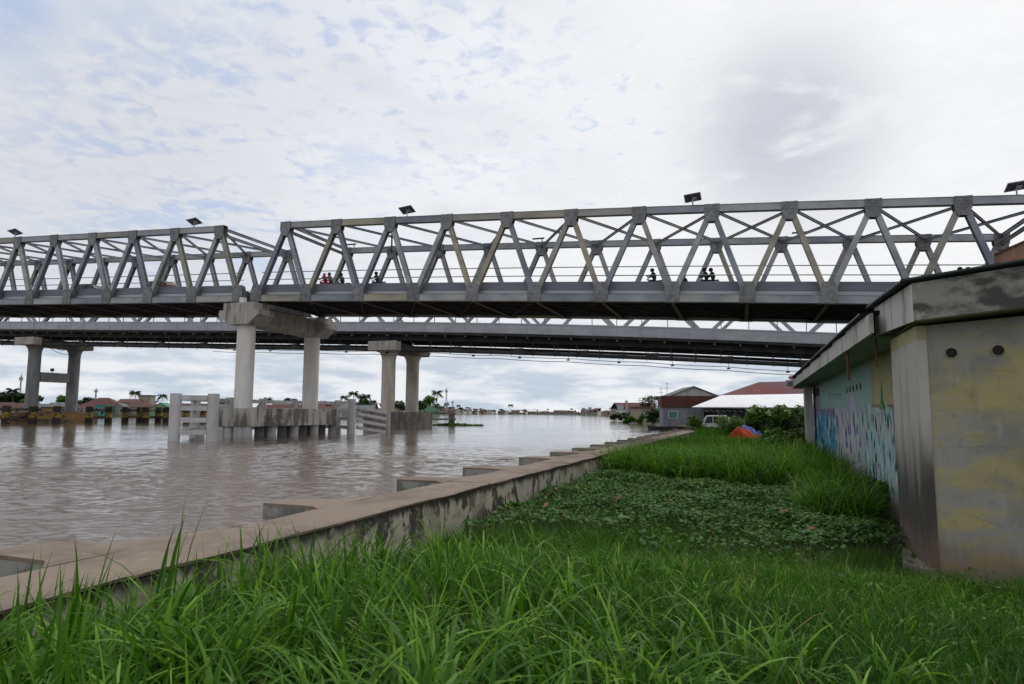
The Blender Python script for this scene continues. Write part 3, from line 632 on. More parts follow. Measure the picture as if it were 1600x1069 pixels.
# ------------------------------------------------------------------ solar lamps on the near top chord
def solar(u, label):
    p = PB(u, 0, HT+.27); t = thing('solar_lamp', p, label, 'solar lamp', 'solar panels on posts along the top chord', rz=-TH)
    m_ = MB(); m_.tube([(0, 0, 0), (0, 0, .45)], .05, 8); m_.box((0, 0, .012), (.3, .3, .02)); m_.build('post', 'galv', t, local=True)
    rot = Matrix.Rotation(R_(-6), 3, 'Y') @ Matrix.Rotation(R_(-20), 3, 'X')
    m_ = MB(); m_.box(Vector((0, 0, .62)), (1.1, .85, .035), rot); pn = m_.build('panel', 'solar', t, local=True)
    m_ = MB()
    for a, b, c, d in ((0, .43, 1.13, .05), (0, -.43, 1.13, .05), (.55, 0, .05, .85), (-.55, 0, .05, .85), (0, 0, .05, .8)): m_.box(Vector((0, 0, .62)) + rot @ Vector((a, b, -.034)), (c, d, .03), rot)
    m_.build('frame', 'solarf', pn, local=True)
    m_ = MB(); m_.box(Vector((0, 0, .62)) + rot @ Vector((.12, .05, -.12)), (.3, .25, .12), rot); m_.build('battery_box', 'galv', t, local=True)
for u, l in ((-30.2, 'solar panel lamp at the left edge of the picture on the truss top'), (-7.5, 'solar panel lamp beside the end gusset of the left truss span'), (13.9, 'solar panel lamp nearest the start of the right span, above the third gusset'),
             (36.2, 'solar panel lamp in the middle of the right span, showing its square back'), (55.4, 'solar panel lamp cut by the right edge, above the flat roofed building')): solar(u, l)
def truss_light(u, label):
    p = PB(u, WD, HT+.26); t = thing('bridge_lamp', p, label, 'lamp', 'small lamps on the far top chord', rz=-TH)
    MB().tube([(0, 0, 0), (0, 0, .35)], .05, 6).build('post', 'black', t, local=True)
    m_ = MB(); m_.box((-.35, 0, .4), (1.1, .18, .1)); m_.build('lamp_head', 'black', t, local=True)
for u, l in ((3.2, 'small dark lamp on the far chord at the start of the right span'), (22.5, 'small dark lamp on the far chord left of the middle of the right span'), (44.2, 'small dark lamp on the far chord near the right end')): truss_light(u, l)

# ------------------------------------------------------------------ traffic on the bridge
def skin_body(name, verts, edges, radii, m):
    me = bpy.data.meshes.new(name); me.from_pydata(verts, edges, []); o = bpy.data.objects.new(name, me); C.objects.link(o)
    sk = o.modifiers.new('s', 'SKIN'); sk.use_smooth_shade = True
    for i, r in enumerate(radii): me.skin_vertices[0].data[i].radius = (r, r) if not isinstance(r, tuple) else r
    me.skin_vertices[0].data[0].use_root = True
    sb = o.modifiers.new('u', 'SUBSURF'); sb.levels = 1; sb.render_levels = 1
    dg = bpy.context.evaluated_depsgraph_get(); nm = bpy.data.meshes.new_from_object(o.evaluated_get(dg)); bpy.data.objects.remove(o)
    nm.name = name; nm.materials.clear(); nm.materials.append(m); nm.polygons.foreach_set('use_smooth', [True]*len(nm.polygons)); return nm
def person_mat(name, top, trousers=(.03, .035, .05), skin=(.28, .15, .09)):
    def f(N, L, tc, cur):
        s = N.new('ShaderNodeSeparateXYZ'); L.new(tc.outputs['Object'], s.inputs[0]); cr = N.new('ShaderNodeValToRGB'); cr.color_ramp.interpolation = 'CONSTANT'
        mr = N.new('ShaderNodeMapRange'); mr.inputs[2].default_value = 2.; L.new(s.outputs[2], mr.inputs[0]); L.new(mr.outputs[0], cr.inputs[0])
        e = cr.color_ramp.elements; e[0].color = (*trousers, 1); e[1].position = .37; e[1].color = (*top, 1); q = e.new(.70); q.color = (*skin, 1); return cr.outputs[0]
    return mat(name, (0, 0, 0), .8, extra=f)
def seated_mesh(name, m):
    # seat at z .78 on a motorbike heading to -x; one continuous skinned figure
    v = [(.04, 0, .84), (-.02, 0, 1.05), (-.10, 0, 1.26), (-.14, 0, 1.37), (-.17, 0, 1.44), (-.20, 0, 1.53), (-.20, 0, 1.62)]
    e = [(i, i+1) for i in range(6)]; r = [(.23, .20), (.23, .19), (.25, .18), (.17, .13), .075, .105, .095]
    for s in (-1, 1):
        b = len(v); v += [(-.10, s*.19, 1.38), (-.27, s*.26, 1.16), (-.52, s*.27, 1.12), (-.60, s*.27, 1.11)]; e += [(3, b), (b, b+1), (b+1, b+2), (b+2, b+3)]; r += [.085, .07, .045, .045]
        b = len(v); v += [(-.05, s*.12, .80), (-.45, s*.17, .78), (-.36, s*.17, .38), (-.46, s*.17, .33)]; e += [(0, b), (b, b+1), (b+1, b+2), (b+2, b+3)]; r += [.1, .075, .05, .04]
    return skin_body(name, v, e, r, m)
def standing_mesh(name, m):
    v = [(0, 0, .92), (0, 0, 1.12), (0, 0, 1.32), (0, 0, 1.44), (-.01, 0, 1.52), (-.02, 0, 1.60), (-.02, 0, 1.70)]
    e = [(i, i+1) for i in range(6)]; r = [(.16, .12), (.14, .11), (.18, .11), (.10, .09), .05, .09, .085]
    for s in (-1, 1):
        b = len(v); v += [(0, s*.2, 1.38), (.02, s*.24, 1.12), (-.08, s*.22, .90), (-.1, s*.21, .82)]; e += [(3, b), (b, b+1), (b+1, b+2), (b+2, b+3)]; r += [.06, .045, .035, .035]
        b = len(v); v += [(0, s*.1, .86), (-.1*s, s*.1, .48), (-.02*s, s*.1, .08), (-.1-.02*s, s*.1, .04)]; e += [(0, b), (b, b+1), (b+1, b+2), (b+2, b+3)]; r += [.09, .065, .045, .04]
    return skin_body(name, v, e, r, m)
def face(par, x, z, m='skinf'):
    m_ = MB(); m_.box((x-.092, 0, z-.01), (.03, .03, .04)); m_.box((x-.084, .035, z+.015), (.02, .025, .012)); m_.box((x-.084, -.035, z+.015), (.02, .025, .012)); m_.box((x-.084, 0, z-.045), (.02, .05, .012)); m_.build('face', 'skinf', par, local=True)
M['skinf'] = simple('skin', (.24, .13, .08))
def lathe(mb, c, prof, n=14):
    c = Vector(c); vs = []
    for r, z in prof: vs += [c+Vector((r*math.cos(2*math.pi*k/n), r*math.sin(2*math.pi*k/n), z)) for k in range(n)]
    fs = [(i*n+k, i*n+(k+1) % n, (i+1)*n+(k+1) % n, (i+1)*n+k) for i in range(len(prof)-1) for k in range(n)]
    return mb.add(vs, fs + [tuple(range(n))[::-1], tuple(range((len(prof)-1)*n, len(prof)*n))])
def rider(u, v, label, top, helmet=(.02, .02, .02), dx=0., kind='seated', headgear='helmet', trousers=(.03, .035, .05)):
    p = PB(u+dx, v, .8); t = thing('person', p, label, 'person', 'people on motorbikes crossing the bridge', rz=-TH)
    m_ = person_mat('clothes', top, trousers); me = (seated_mesh if kind == 'seated' else standing_mesh)('person_body', m_)
    o = bpy.data.objects.new('body', me); C.objects.link(o); o.parent = t
    hx = -.20; face(t, hx-.01, 1.56)
    hm = MB(); lathe(hm, (hx+.015, 0, 1.49), [(.11, 0), (.15, .05), (.155, .13), (.14, .2), (.09, .25), (.02, .27)])
    if headgear == 'scarf': hm = MB(); lathe(hm, (hx+.03, 0, 1.29), [(.22, 0), (.17, .12), (.115, .2), (.12, .3), (.10, .38), (.03, .42)])
    hm.build(headgear, simple(headgear+'_colour', helmet), t, smooth=True, local=True)
    return t
def motorbike(u, v, label, c):
    p = PB(u, v, .8); t = thing('motorbike', p, label, 'motorbike', 'motorbikes crossing the bridge', rz=-TH)
    for x in (-.62, .58):
        m_ = MB(); n_ = 20; pts = [(x+.27*math.cos(a), 0, .30+.27*math.sin(a)) for a in np.linspace(0, 2*math.pi, n_+1)]
        m_.tube(pts, .045, 8, cap=False); w = m_.build('wheel', 'black', t, smooth=True, local=True)
        m_ = MB()
        for k in range(6): a = k*math.pi/3; m_.beam((x, 0, .30), (x+.25*math.cos(a), 0, .30+.25*math.sin(a)), .02, .03, (0, 1, 0))
        m_.build('rim', 'galv', w, local=True)
    m_ = MB(); m_.prism([(-.30, -.13, .42), (.2, -.13, .28), (.55, -.13, .55), (.75, -.13, .74), (.1, -.13, .70), (-.2, -.13, .62), (-.42, -.13, .98), (-.52, -.13, .92)], (0, .26, 0)); m_.build('body', c, t, local=True)
    m_ = MB(); m_.prism([(-.12, -.12, .70), (.1, -.12, .715), (.7, -.12, .76), (.68, -.12, .84), (.2, -.12, .80), (-.1, -.12, .79)], (0, .24, 0)); m_.build('seat', 'black', t, local=True)
    m_ = MB(); m_.tube([(-.62, 0, .30), (-.50, 0, .70), (-.44, 0, 1.0)], .04, 8); m_.tube([(-.50, -.33, 1.08), (-.44, 0, 1.02), (-.50, .33, 1.08)], .018, 6); m_.build('handlebar', 'galv', t, smooth=True, local=True)
    m_ = MB(); m_.tube([(-.60, 0, .93), (-.52, 0, .94)], .075, 12); m_.build('headlight', 'white', t, local=True)
    return t
LN = 1.9
motorbike(5.5, LN, 'motorbike under the rider in red just right of the pier', 'redcar'); rider(5.5, LN, 'person in red jacket and orange headscarf on the left motorbike', (.45, .03, .05), (.30, .10, .07), headgear='scarf')
rider(5.85, LN+.02, 'pillion passenger in brown jacket behind the person in red', (.14, .09, .07), (.12, .05, .05), dx=.15)
motorbike(7.0, LN+.3, 'motorbike carrying the rider in navy behind the person in red', 'carpaint'); rider(7.0, LN+.3, 'person in navy jacket riding just right of the person in red', (.02, .03, .06))
motorbike(10.6, LN, 'motorbike carrying the rider in pale shirt and black helmet', 'silver'); rider(10.6, LN, 'person with black helmet and pale blue shirt hem left of the first solar lamp', (.03, .035, .04), trousers=(.22, .3, .34))
motorbike(33.6, LN, 'dark motorbike of the lone rider left of the middle of the span', 'silver'); rider(33.6, LN, 'lone person in black riding upright, left of the two on one motorbike', (.02, .02, .03))
motorbike(35.7, LN+2.2, 'motorbike half hidden behind a leaning truss member', 'carpaint'); rider(35.7, LN+2.2, 'person half hidden behind a leaning truss member in mid span', (.02, .02, .025))
motorbike(37.4, LN, 'white fronted motorbike carrying two people in black', 'white'); rider(37.3, LN, 'driver in black with green jacket patch on the white fronted motorbike', (.015, .03, .025), dx=0)
rider(37.75, LN, 'pillion passenger in black close behind the driver on the white fronted motorbike', (.015, .03, .02))
motorbike(53.3, LN, 'motorbike above the flat roof at the right end of the span', 'carpaint'); rider(53.2, LN, 'front person of the pair riding above the dark roof edge', (.02, .02, .03)); rider(53.65, LN, 'rear person of the pair riding above the dark roof edge', (.03, .03, .04))
def car(p, rz, label, paint, group=None, name='car', tall=0.):
    t = thing(name, p, label, 'van' if name == 'van' else 'car', group, rz=rz); h = 1.5+tall
    m_ = MB()   # side profile, heading -x
    side = [(-2.1, .35), (-2.15, .75), (-1.95, .95), (-1.15, 1.02), (-.55-.25*tall, h-.08), (-.2, h), (1.6, h-.02), (2.0, h-.35), (2.1, .9), (2.1, .35)]
    m_.prism([(x, -.82, z) for x, z in side], (0, 1.64, 0)); bo = m_.build('body', paint, t, local=True)
    bo.modifiers.new('b', 'BEVEL').width = .06
    for s in (-1, 1):
        for a, b in ((-.85, .05), (.15, 1.0), (1.1, 1.75)):
            m_ = MB(); y = s*.83; top_ = h-.16
            m_.prism([(a, y, 1.02), (b, y, 1.02), (b, y, top_), (a+(.32 if a < 0 else 0), y, top_)], (0, s*.01, 0)); m_.build('window', 'glass', t, local=True)
    m_ = MB(); d_ = Vector((-.60-.25*tall+1.15, 0, h-.08-1.02)).normalized(); nrm = Vector((-d_.z, 0, d_.x)); c_ = Vector((-1.15, 0, 1.02)); L2 = (Vector((-.55-.25*tall, 0, h-.08))-c_).length
    m_.hexa([c_+d_*(k*L2)+Vector((0, y, 0))+nrm*o_ for o_ in (.004, .014) for k, y in ((.12, -.72), (.12, .72), (.92, .66), (.92, -.66))]); m_.build('windscreen', 'glass', t, local=True)
    for x in (-1.35, 1.35):
        for y in (-.76, .76):
            m_ = MB(); m_.tube([(x, y-.11, .33), (x, y+.11, .33)], .33, 20); w = m_.build('wheel', 'black', t, smooth=True, local=True)
            m_ = MB(); m_.tube([(x, y-.12, .33), (x, y+.12, .33)], .19, 14); m_.build('rim', 'galv', w, local=True)
    for y in (-.6, .6): m_ = MB(); m_.box((-2.1, y, .78), (.1, .34, .16)); m_.build('headlight', 'white', t, local=True)
    m_ = MB(); m_.box((-2.15, 0, .42), (.12, 1.6, .2)); m_.build('bumper', 'black', t, local=True)
    return t
car(PB(-26.2, 5.2, .9), -TH, 'dark car on the left truss span, nearer the picture edge', 'carpaint', 'cars on the left truss span', tall=.1)
car(PB(-15.6, 4.2, .9), -TH, 'dull red car on the left truss span, nearer the pier', 'redcar', 'cars on the left truss span', tall=.1)

# ------------------------------------------------------------------ painted building on the right
bl = thing('painted_building', (10, 20, -.75), 'low weathered building with graffiti side, yellow end wall and dark roof edge', 'building')
GB = -.8
Cn = Vector((7.36, 12.3, 0)); TD = Vector((.906, -.424, 0)).normalized(); TN = Vector((TD.y, -TD.x, 0))
if TN.dot(Vector((0, -1, 0))) < 0: TN = -TN
Bk = Cn + SD*2.55; RZT = 3.72
m_ = MB(); F1_, F2_ = Cn + TD*.10, Cn + TD*7
m_.hexa([F1_+ZV*GB, F2_+ZV*GB, F2_+SD*4+ZV*GB, F1_+SD*4+SP*-.2+ZV*GB, F1_+ZV*(RZT), F2_+ZV*(RZT+.45), F2_+SD*4+ZV*(RZT+.4), F1_+SD*4-SP*.2+ZV*RZT]); fw_ = m_.build('end_wall', 'yellowwall', bl)
# pilaster at the corner (proud of both walls)
Q = Cn - SP*.0
m_ = MB(); a = Cn + SP*.03 + TN*.02; m_.hexa([p+ZV*z for z in (GB, RZT-.25) for p in (a, a+TD*.16, a+TD*.16+SD*2.5-SP*.1, a+SD*2.52)]); m_.build('pilaster', 'pilasterdark', bl)
m_ = MB(); m_.hexa([p+ZV*z for z in (RZT-.247, RZT) for p in (a, a+TD*.16, a+TD*.16+SD*2.5-SP*.1, a+SD*2.52)]); m_.build('pilaster_top', 'cream', bl)
def crack(u0, z0, u1, z1, amp, seed, name='crack'):
    rr_ = random.Random(seed); n_ = 26; pts = []
    for i in range(n_+1): f_ = i/n_; pts.append(Cn+TD*(.1+u0+(u1-u0)*f_)+TN*.0035+ZV*(z0+(z1-z0)*f_+rr_.gauss(0, amp)))
    m_ = MB()
    for i in range(n_+1):
        w_ = .0025*(.3+rr_.random()); m_.v += [pts[i]-ZV*w_, pts[i]+ZV*w_]
    m_.f = [(2*i, 2*i+2, 2*i+3, 2*i+1) for i in range(n_)]; m_.mi = [0]*n_; m_.build(name, 'capdark', bl)
crack(.12, 1.56, 1.1, 1.58, .006, 1); crack(.3, .5, 1.0, .22, .010, 2); crack(.9, 2.9, 1.3, 2.87, .006, 3)
# vent holes, with pipes set into the wall
for d in (.50, 1.19):
    p = F1_ + TD*(d-.1) + ZV*(3.2+.03*d); m_ = MB()
    ring = [(math.cos(2*math.pi*k/24), math.sin(2*math.pi*k/24)) for k in range(24)]
    m_.tube([p+TN*.006, p+TN*.012], .085, 24); m_.build('vent_hole', 'darkin', bl)
    m_ = MB()
    vs = [p+TN*h+TD*(c*r)+ZV*(s*r) for h, r in ((.003, .086), (.022, .089), (.022, .102), (.003, .106)) for c, s in ring]
    m_.add(vs, [(i*24+k, i*24+(k+1) % 24, (i+1)*24+(k+1) % 24, (i+1)*24+k) for i in range(3) for k in range(24)]); m_.build('vent_rim', 'yellowwall', bl)
# roof slab with mouldy front fascia and pale side fascia, rising towards the right and the back
sa = Cn + TN*.52 + SP*.10; sb_ = sa + TD*7.5; sc_ = Bk + SP*.22 + SD*.35; sdd = sb_ + SD*5
zt0, zt1, zb = 4.42, 5.25, 3.74
m_ = MB(); m_.hexa([sa+ZV*(zb+.02), sb_+ZV*(zb+.72), sdd+ZV*(zb+.72), sc_+ZV*(zb+.14), sa+ZV*zt0, sb_+ZV*zt1, sdd+ZV*zt1, sc_+ZV*(zt0+.10)]); m_.build('roof_slab', 'fasciadark', bl)
m_ = MB(); e = SP*.012; m_.hexa([p for z in (0, 1) for p in (sa+SP*.03+ZV*(zb if z == 0 else zt0-.02), sa+SP*.003+ZV*(zb if z == 0 else zt0-.02), sc_+SP*.003+ZV*(zb+.13 if z == 0 else zt0+.07), sc_+SP*.03+ZV*(zb+.13 if z == 0 else zt0+.07))]); m_.build('side_fascia', 'fasciawhite', bl)
m_ = MB(); j = (sa+sc_)/2 + (sa-sc_)*.02; m_.hexa([p for z in (zb+.08, zt0+.02) for p in (j+SP*.031+ZV*z, j+SP*.034+ZV*z, j+SD*.02+SP*.034+ZV*z, j+SD*.02+SP*.031+ZV*z)]); m_.build('fascia_joint', 'fasciadark', bl)
m_ = MB(); m_.hexa([p+ZV*z for z in (zb+.0, zb+.016) for p in (sa+SD*.02, sa+TD*6+ZV*.56, sa+TD*6+SD*.9+ZV*.56, Bk)]); m_.build('soffit', 'soffityel', bl)
# the wing behind: wall pieces along X = 3.7 + SL*Y
def WP(Y, off, z): return Vector((3.7+SL*Y, Y, z)) + SP*off
WY0, WY1 = 14.4, 46.5
def slab(mb, y0, y1, o0, o1, z0, z1, z0b=None, z1b=None):
    z0b = z0 if z0b is None else z0b; z1b = z1 if z1b is None else z1b
    return mb.hexa([WP(y0, o0, z0), WP(y1, o0, z0b), WP(y1, o1, z0b), WP(y0, o1, z0), WP(y0, o0, z1), WP(y1, o0, z1b), WP(y1, o1, z1b), WP(y0, o1, z1)])
def graffiti_extra(N, L, tc, cur):
    s = N.new('ShaderNodeSeparateXYZ'); L.new(tc.outputs['Object'], s.inputs[0])
    def noise(sc, det=4, loc=(0, 0, 0), dist=.0):
        mp = N.new('ShaderNodeMapping'); mp.inputs['Scale'].default_value = sc; mp.inputs['Location'].default_value = loc; L.new(tc.outputs['Object'], mp.inputs[0])
        t = N.new('ShaderNodeTexNoise'); t.inputs['Scale'].default_value = 1; t.inputs['Detail'].default_value = det; t.inputs['Distortion'].default_value = dist; L.new(mp.outputs[0], t.inputs['Vector']); return t.outputs[0]
    def mr(v, a, b, c=0., d=1.):
        x = N.new('ShaderNodeMapRange'); x.interpolation_type = 'SMOOTHSTEP'; L.new(v, x.inputs[0])
        for i, q in enumerate((a, b, c, d)): x.inputs[i+1].default_value = q
        return x.outputs[0]
    def mul(a, b):
        x = N.new('ShaderNodeMath'); x.operation = 'MULTIPLY'; L.new(a, x.inputs[0])
        if isinstance(b, float): x.inputs[1].default_value = b
        else: L.new(b, x.inputs[1])
        return x.outputs[0]
    def mix(f, a, c):
        x = N.new('ShaderNodeMix'); x.data_type = 'RGBA'; L.new(f, x.inputs[0]); L.new(a, x.inputs[6])
        if isinstance(c, tuple): x.inputs[7].default_value = (*c, 1)
        else: L.new(c, x.inputs[7])
        return x.outputs[2]
    X, Z = s.outputs[1], s.outputs[2]          # along the wall, height
    # bottom bare plaster, stained brown
    low = mr(Z, -.7, .25, 1, 0)
    c = cur
    # far third: purple over vivid blue, with dark strokes; middle: lavender grey; near: pale turquoise
    zw = noise((0, .7, .3), 4, (0, 2, 0), .6); zz = N.new('ShaderNodeMath'); zz.operation = 'ADD'; L.new(Z, zz.inputs[0]); L.new(mul(zw, 1.6), zz.inputs[1])
    far = mr(X, 18.5, 20.5); mid = mul(mr(X, 9.8, 10.6), mr(X, 18.5, 20.5, 1, 0)); near = mr(X, 9.8, 10.6, 1, 0)
    c = mix(mul(near, mr(zz.outputs[0], 3.2, 3.35, 1, 0)), c, (.27, .38, .38))
    c = mix(mul(mid, mr(zz.outputs[0], 3.4, 3.5, 1, 0)), c, (.33, .34, .41))
    c = mix(mul(far, mr(zz.outputs[0], 2.7, 3.1, 1, 0)), c, (.05, .27, .38))
    c = mix(mul(far, mr(zz.outputs[0], 1.9, 3.0)), c, (.19, .13, .24))
    st = noise((1.3, 1.5, 1.1), 4, (3, 0, 1), 1.6); c = mix(mul(mul(mr(st, .54, .57), near), mr(Z, 2.4, 2.0)), c, (.045, .115, .085))
    st2 = noise((1.3, 1.2, 1.3), 4, (9, 5, 1), 1.8); c = mix(mul(mr(st2, .56, .60), mr(Z, 2.9, 2.5, 0, 1)), c, (.42, .50, .52))
    st3 = noise((1.1, .8, .9), 3, (1, 8, 4), 1.6); c = mix(mul(mr(st3, .60, .63), mr(Z, 2.2, 2.0)), c, (.10, .09, .24))
    st4 = noise((1.1, .7, 1.2), 3, (5, 3, 7), 1.8); c = mix(mul(mul(mr(st4, .55, .58), far), mr(Z, 1.8, 1.5)), c, (.02, .035, .06))
    c = mix(mul(low, .9), c, (.22, .155, .115))
    gr = noise((2, 2, .6), 6, (2, 2, 2)); c = mix(mul(mr(gr, .5, .72), .45), c, (.20, .19, .18))
    return c
M['graffiti'] = mat('graffiti_wall', (.185, .185, .185), .9, 0, [((.30, .29, .27), (1.5, 1.5, .5), .5, .65, .8, 6)], (9, .2, .01), extra=graffiti_extra)
m_ = MB(); slab(m_, WY0, WY1, 0, -.25, GB, 2.35, None, 2.75); g_ = m_.build('graffiti_wall', 'graffiti', bl)
# painted letter shapes: pale fills with dark outlines, tall and spiky like the photo's
rg_ = random.Random(17)
def wild(yc, zc, w, h, sharp):
    k = 9; pts = []
    for i in range(k):
        a = 2*math.pi*i/k + rg_.uniform(-.2, .2); r = 1. if i % 2 else rg_.uniform(.35, .75)
        pts.append((yc+w/2*r*math.cos(a), zc+h/2*r*math.sin(a)*(1.15 if math.sin(a) > 0 else 1)))
    o = []
    for i in range(k):      # Catmull-Rom
        p0, p1, p2, p3 = (pts[(i+j) % k] for j in (-1, 0, 1, 2))
        for t_ in (0, .25, .5, .75): o.append(tuple(.5*((2*b)+(c-a)*t_+(2*a-5*b+4*c-d)*t_*t_+(-a+3*b-3*c+d)*t_**3) for a, b, c, d in zip(p0, p1, p2, p3)))
    return o
def ribbon(mb, pts, wd, off, closed=True):
    n_ = len(pts); V_ = []
    for i in range(n_):
        a, b = pts[i-1] if (closed or i) else pts[0], pts[(i+1) % n_] if (closed or i < n_-1) else pts[-1]
        d_ = Vector((b[0]-a[0], b[1]-a[1])); d_ = d_.normalized() if d_.length > 1e-6 else Vector((1, 0)); nn_ = Vector((-d_.y, d_.x))*wd/2
        V_ += [WP(pts[i][0]+nn_.x*1.3, off, pts[i][1]+nn_.y), WP(pts[i][0]-nn_.x*1.3, off, pts[i][1]-nn_.y)]
    mb.add(V_, [(2*i, 2*i+1, (2*i+3) % (2*n_), (2*i+2) % (2*n_)) for i in range(n_ if closed else n_-1)])
for nm, c_ in (('paint_turquoise', (.30, .45, .46)), ('paint_darkgreen', (.03, .09, .07)), ('paint_blue', (.045, .27, .42)), ('paint_navy', (.02, .03, .07)), ('paint_lavender', (.38, .39, .50)), ('paint_purple', (.12, .10, .30)), ('paint_grey', (.40, .42, .43)), ('paint_green', (.10, .28, .09))): M[nm] = mat(nm, c_, .8, 0, [(tuple(q*.6 for q in c_), (3, 1.5, .7), .46, .62, .6, 6)])
yc = 17.0; n_g = 0
def drop(mb, y_, z_, w_, h_, lean, off):
    o_ = []
    for q_ in range(12):
        a_ = 2*math.pi*q_/12; r_ = math.sin(a_); o_.append(WP(y_ + w_/2*math.cos(a_)*(1-.75*max(0, r_))+lean*r_*h_/2, off, z_ + h_/2*r_))
    mb.add(o_, [tuple(range(12))])
while yc < 43:
    zone = 0 if yc < 24.6 else (1 if yc < 33.5 else 2)
    cols = (['paint_turquoise', 'paint_darkgreen', 'paint_grey'], ['paint_lavender', 'paint_purple', 'paint_grey'], ['paint_blue', 'paint_navy', 'paint_turquoise'])[zone]
    m_ = MB(); sc_w = (1, 1.7, 2.2)[zone]
    for k_ in range(34):
        m_.cur = rg_.choice([0, 0, 0, 0, 0, 2, 2, 1] if zone != 1 else [0, 0, 2, 2, 2, 2, 2, 1]); y_ = yc+rg_.gauss(0, .42)*sc_w; t_ = rg_.uniform(-1, 1); top = 2.25-(abs(y_-yc)/sc_w)*.7
        z_ = .35+(top-.35)*(t_+1)/2; dark_ = m_.cur == 1; drop(m_, y_, z_, (rg_.uniform(.08, .2) if dark_ else rg_.uniform(.2, .55))*sc_w, rg_.uniform(.35, 1.1)*(.7 if dark_ else 1), rg_.uniform(-.35, .35)*sc_w*.5, .004+.0009*k_*.33+(.011 if dark_ else 0))
    m_.build('graffiti_letter', cols, bl); yc += .95*sc_w; n_g += 1
m_ = MB(); o = [(19.9, 2.3), (20.2, 2.2), (20.3, 2.6), (20.45, 3.15), (20.6, 2.7), (20.8, 2.3)]; m_.add([WP(a, .014, b) for a, b in o], [tuple(range(6))]); m_.build('graffiti_flame', 'paint_green', bl)
m_ = MB(); o = [(25, 1.6), (27, 1.4), (28.5, 2.9), (27.4, 3.05), (26.2, 2.75)]; m_.add([WP(a, .004, b) for a, b in o], [tuple(range(5))]); m_.build('graffiti_plume', 'paint_lavender', bl)
m_ = MB()
for k_ in range(4): ribbon(m_, [(31.0+k_*1.5+.5*math.cos(t_/8*6.28), 2.95+.13*math.sin(t_/8*6.28)+.05*k_) for t_ in range(7)], .05, .012, False)
m_.build('graffiti_tag', 'paint_purple', bl)
# object coordinates of the graffiti count from its near bottom end
o_ = WP(WY0, 0, 0); g_.location = o_ - WL[bl.name]; 
for v_ in g_.data.vertices: v_.co -= (o_ - WL[bl.name])
m_ = MB(); slab(m_, WY0, 22.3, 0, -.25, 2.352, 3.95); m_.build('upper_wall', 'cream', bl)
m_ = MB(); slab(m_, 22.302, 41, 0, -.25, 2.46, 4.1); m_.build('upper_wall', 'turq', bl)
m_ = MB(); slab(m_, 41.002, WY1, -.01, -.25, 2.7, 4.1); m_.build('upper_wall', 'greyhouse', bl)
m_ = MB(); slab(m_, 41.3, 45.6, .02, -.0, 3.3, 3.75); m_.build('window', 'darkin', bl)
for k in range(5): m_ = MB(); slab(m_, 24.4+k*.95, 24.75+k*.95, .008, .003, 3.03, 3.25); m_.build('vent_slot', 'darkin', bl)
m_ = MB(); slab(m_, 44.2, 45.6, .62, .17, GB, 4.0); m_.build('post', 'pilaster', bl)
# wing roof: soffit, white fascia in boards, corrugated dark sheet on top
m_ = MB(); slab(m_, 14.9, 46.8, 1.18, -.2, 3.86, 3.90, 4.06, 4.10); m_.build('soffit', 'soffit', bl)
ysf = [13.6, 17.6, 20.8, 25, 30, 36, 41, 46.9]
for i in range(len(ysf)-1):
    za = 3.80+.2*(ysf[i]-14.7)/32; zb_ = 3.80+.2*(ysf[i+1]-14.7)/32; m_ = MB(); slab(m_, ysf[i]+.01, ysf[i+1]-.01, 1.24+.01*(i % 2), 1.185, za, za+.42, zb_, zb_+.5); m_.build('fascia', 'fasciawhite', bl)
m_ = MB(); slab(m_, 46.9, 46.98, 1.2, -2.5, 3.9, 4.5); m_.build('end_fascia', 'fasciawhite', bl)
def corr(y0, y1, o0, w, z0, z1, rise, name, mt, per=.25):
    m_ = MB(); n_ = int((y1-y0)/per*4)
    for i in range(n_+1):
        y = y0+(y1-y0)*i/n_; z = z0+(z1-z0)*i/n_ + .022*math.cos(i*math.pi/2)
        m_.v += [WP(y, o0, z), WP(y, o0-w, z+rise), WP(y, o0, z-.03), WP(y, o0-w, z+rise-.03)]
    m_.f = [f for i in range(n_) for f in ((4*i, 4*i+1, 4*i+5, 4*i+4), (4*i+2, 4*i+6, 4*i+7, 4*i+3), (4*i, 4*i+4, 4*i+6, 4*i+2))]; m_.mi = [0]*len(m_.f); return m_.build(name, mt, bl)
corr(14.2, 47.3, 1.36, 6.5, 4.30, 4.62, .5, 'roof_sheet', 'corrug')
# sheet over the end block, edge oversailing the slab
m_ = MB(); ra = sa+TN*.10+SP*.18; rb = ra+TD*7.4; rc = sc_+SP*.16+SD*.3; rd = rb+SD*5
nn = 44
for i in range(nn+1):
    f_ = i/nn; z = .022*math.cos(i*math.pi/1.5); a_ = ra.lerp(rc, f_); b_ = rb.lerp(rd, f_)
    m_.v += [a_+ZV*(zt0+.05+.10*f_+z), b_+ZV*(zt1+.04+z), a_+ZV*(zt0+.015+.10*f_+z), b_+ZV*(zt1+.005+z)]
m_.f = [f for i in range(nn) for f in ((4*i, 4*i+1, 4*i+5, 4*i+4), (4*i+2, 4*i+6, 4*i+7, 4*i+3), (4*i, 4*i+4, 4*i+6, 4*i+2))] + [(0, 2, 3, 1)]; m_.mi = [0]*len(m_.f); m_.build('roof_sheet', 'corrug', bl)
m_ = MB(); p = WP(18.2, 1.15, 0); m_.tube([p+ZV*4.1, p+ZV*3.85, p+ZV*3.05], .035, 8); m_.build('drain_pipe', 'rust', bl)
m_ = MB(); p = WP(15.3, .9, 0); m_.tube([p+ZV*3.9, p+ZV*3.2], .02, 8); m_.build('drain_pipe', 'rust', bl)
m_ = MB(); p = WP(46, 1.42, 4.25); m_.box(p, (.5, .35, .3), Matrix.Rotation(.5, 3, 'X')); m_.tube([p, WP(46, 1.2, 4.4)], .04, 6); m_.build('floodlight', 'galv', bl)
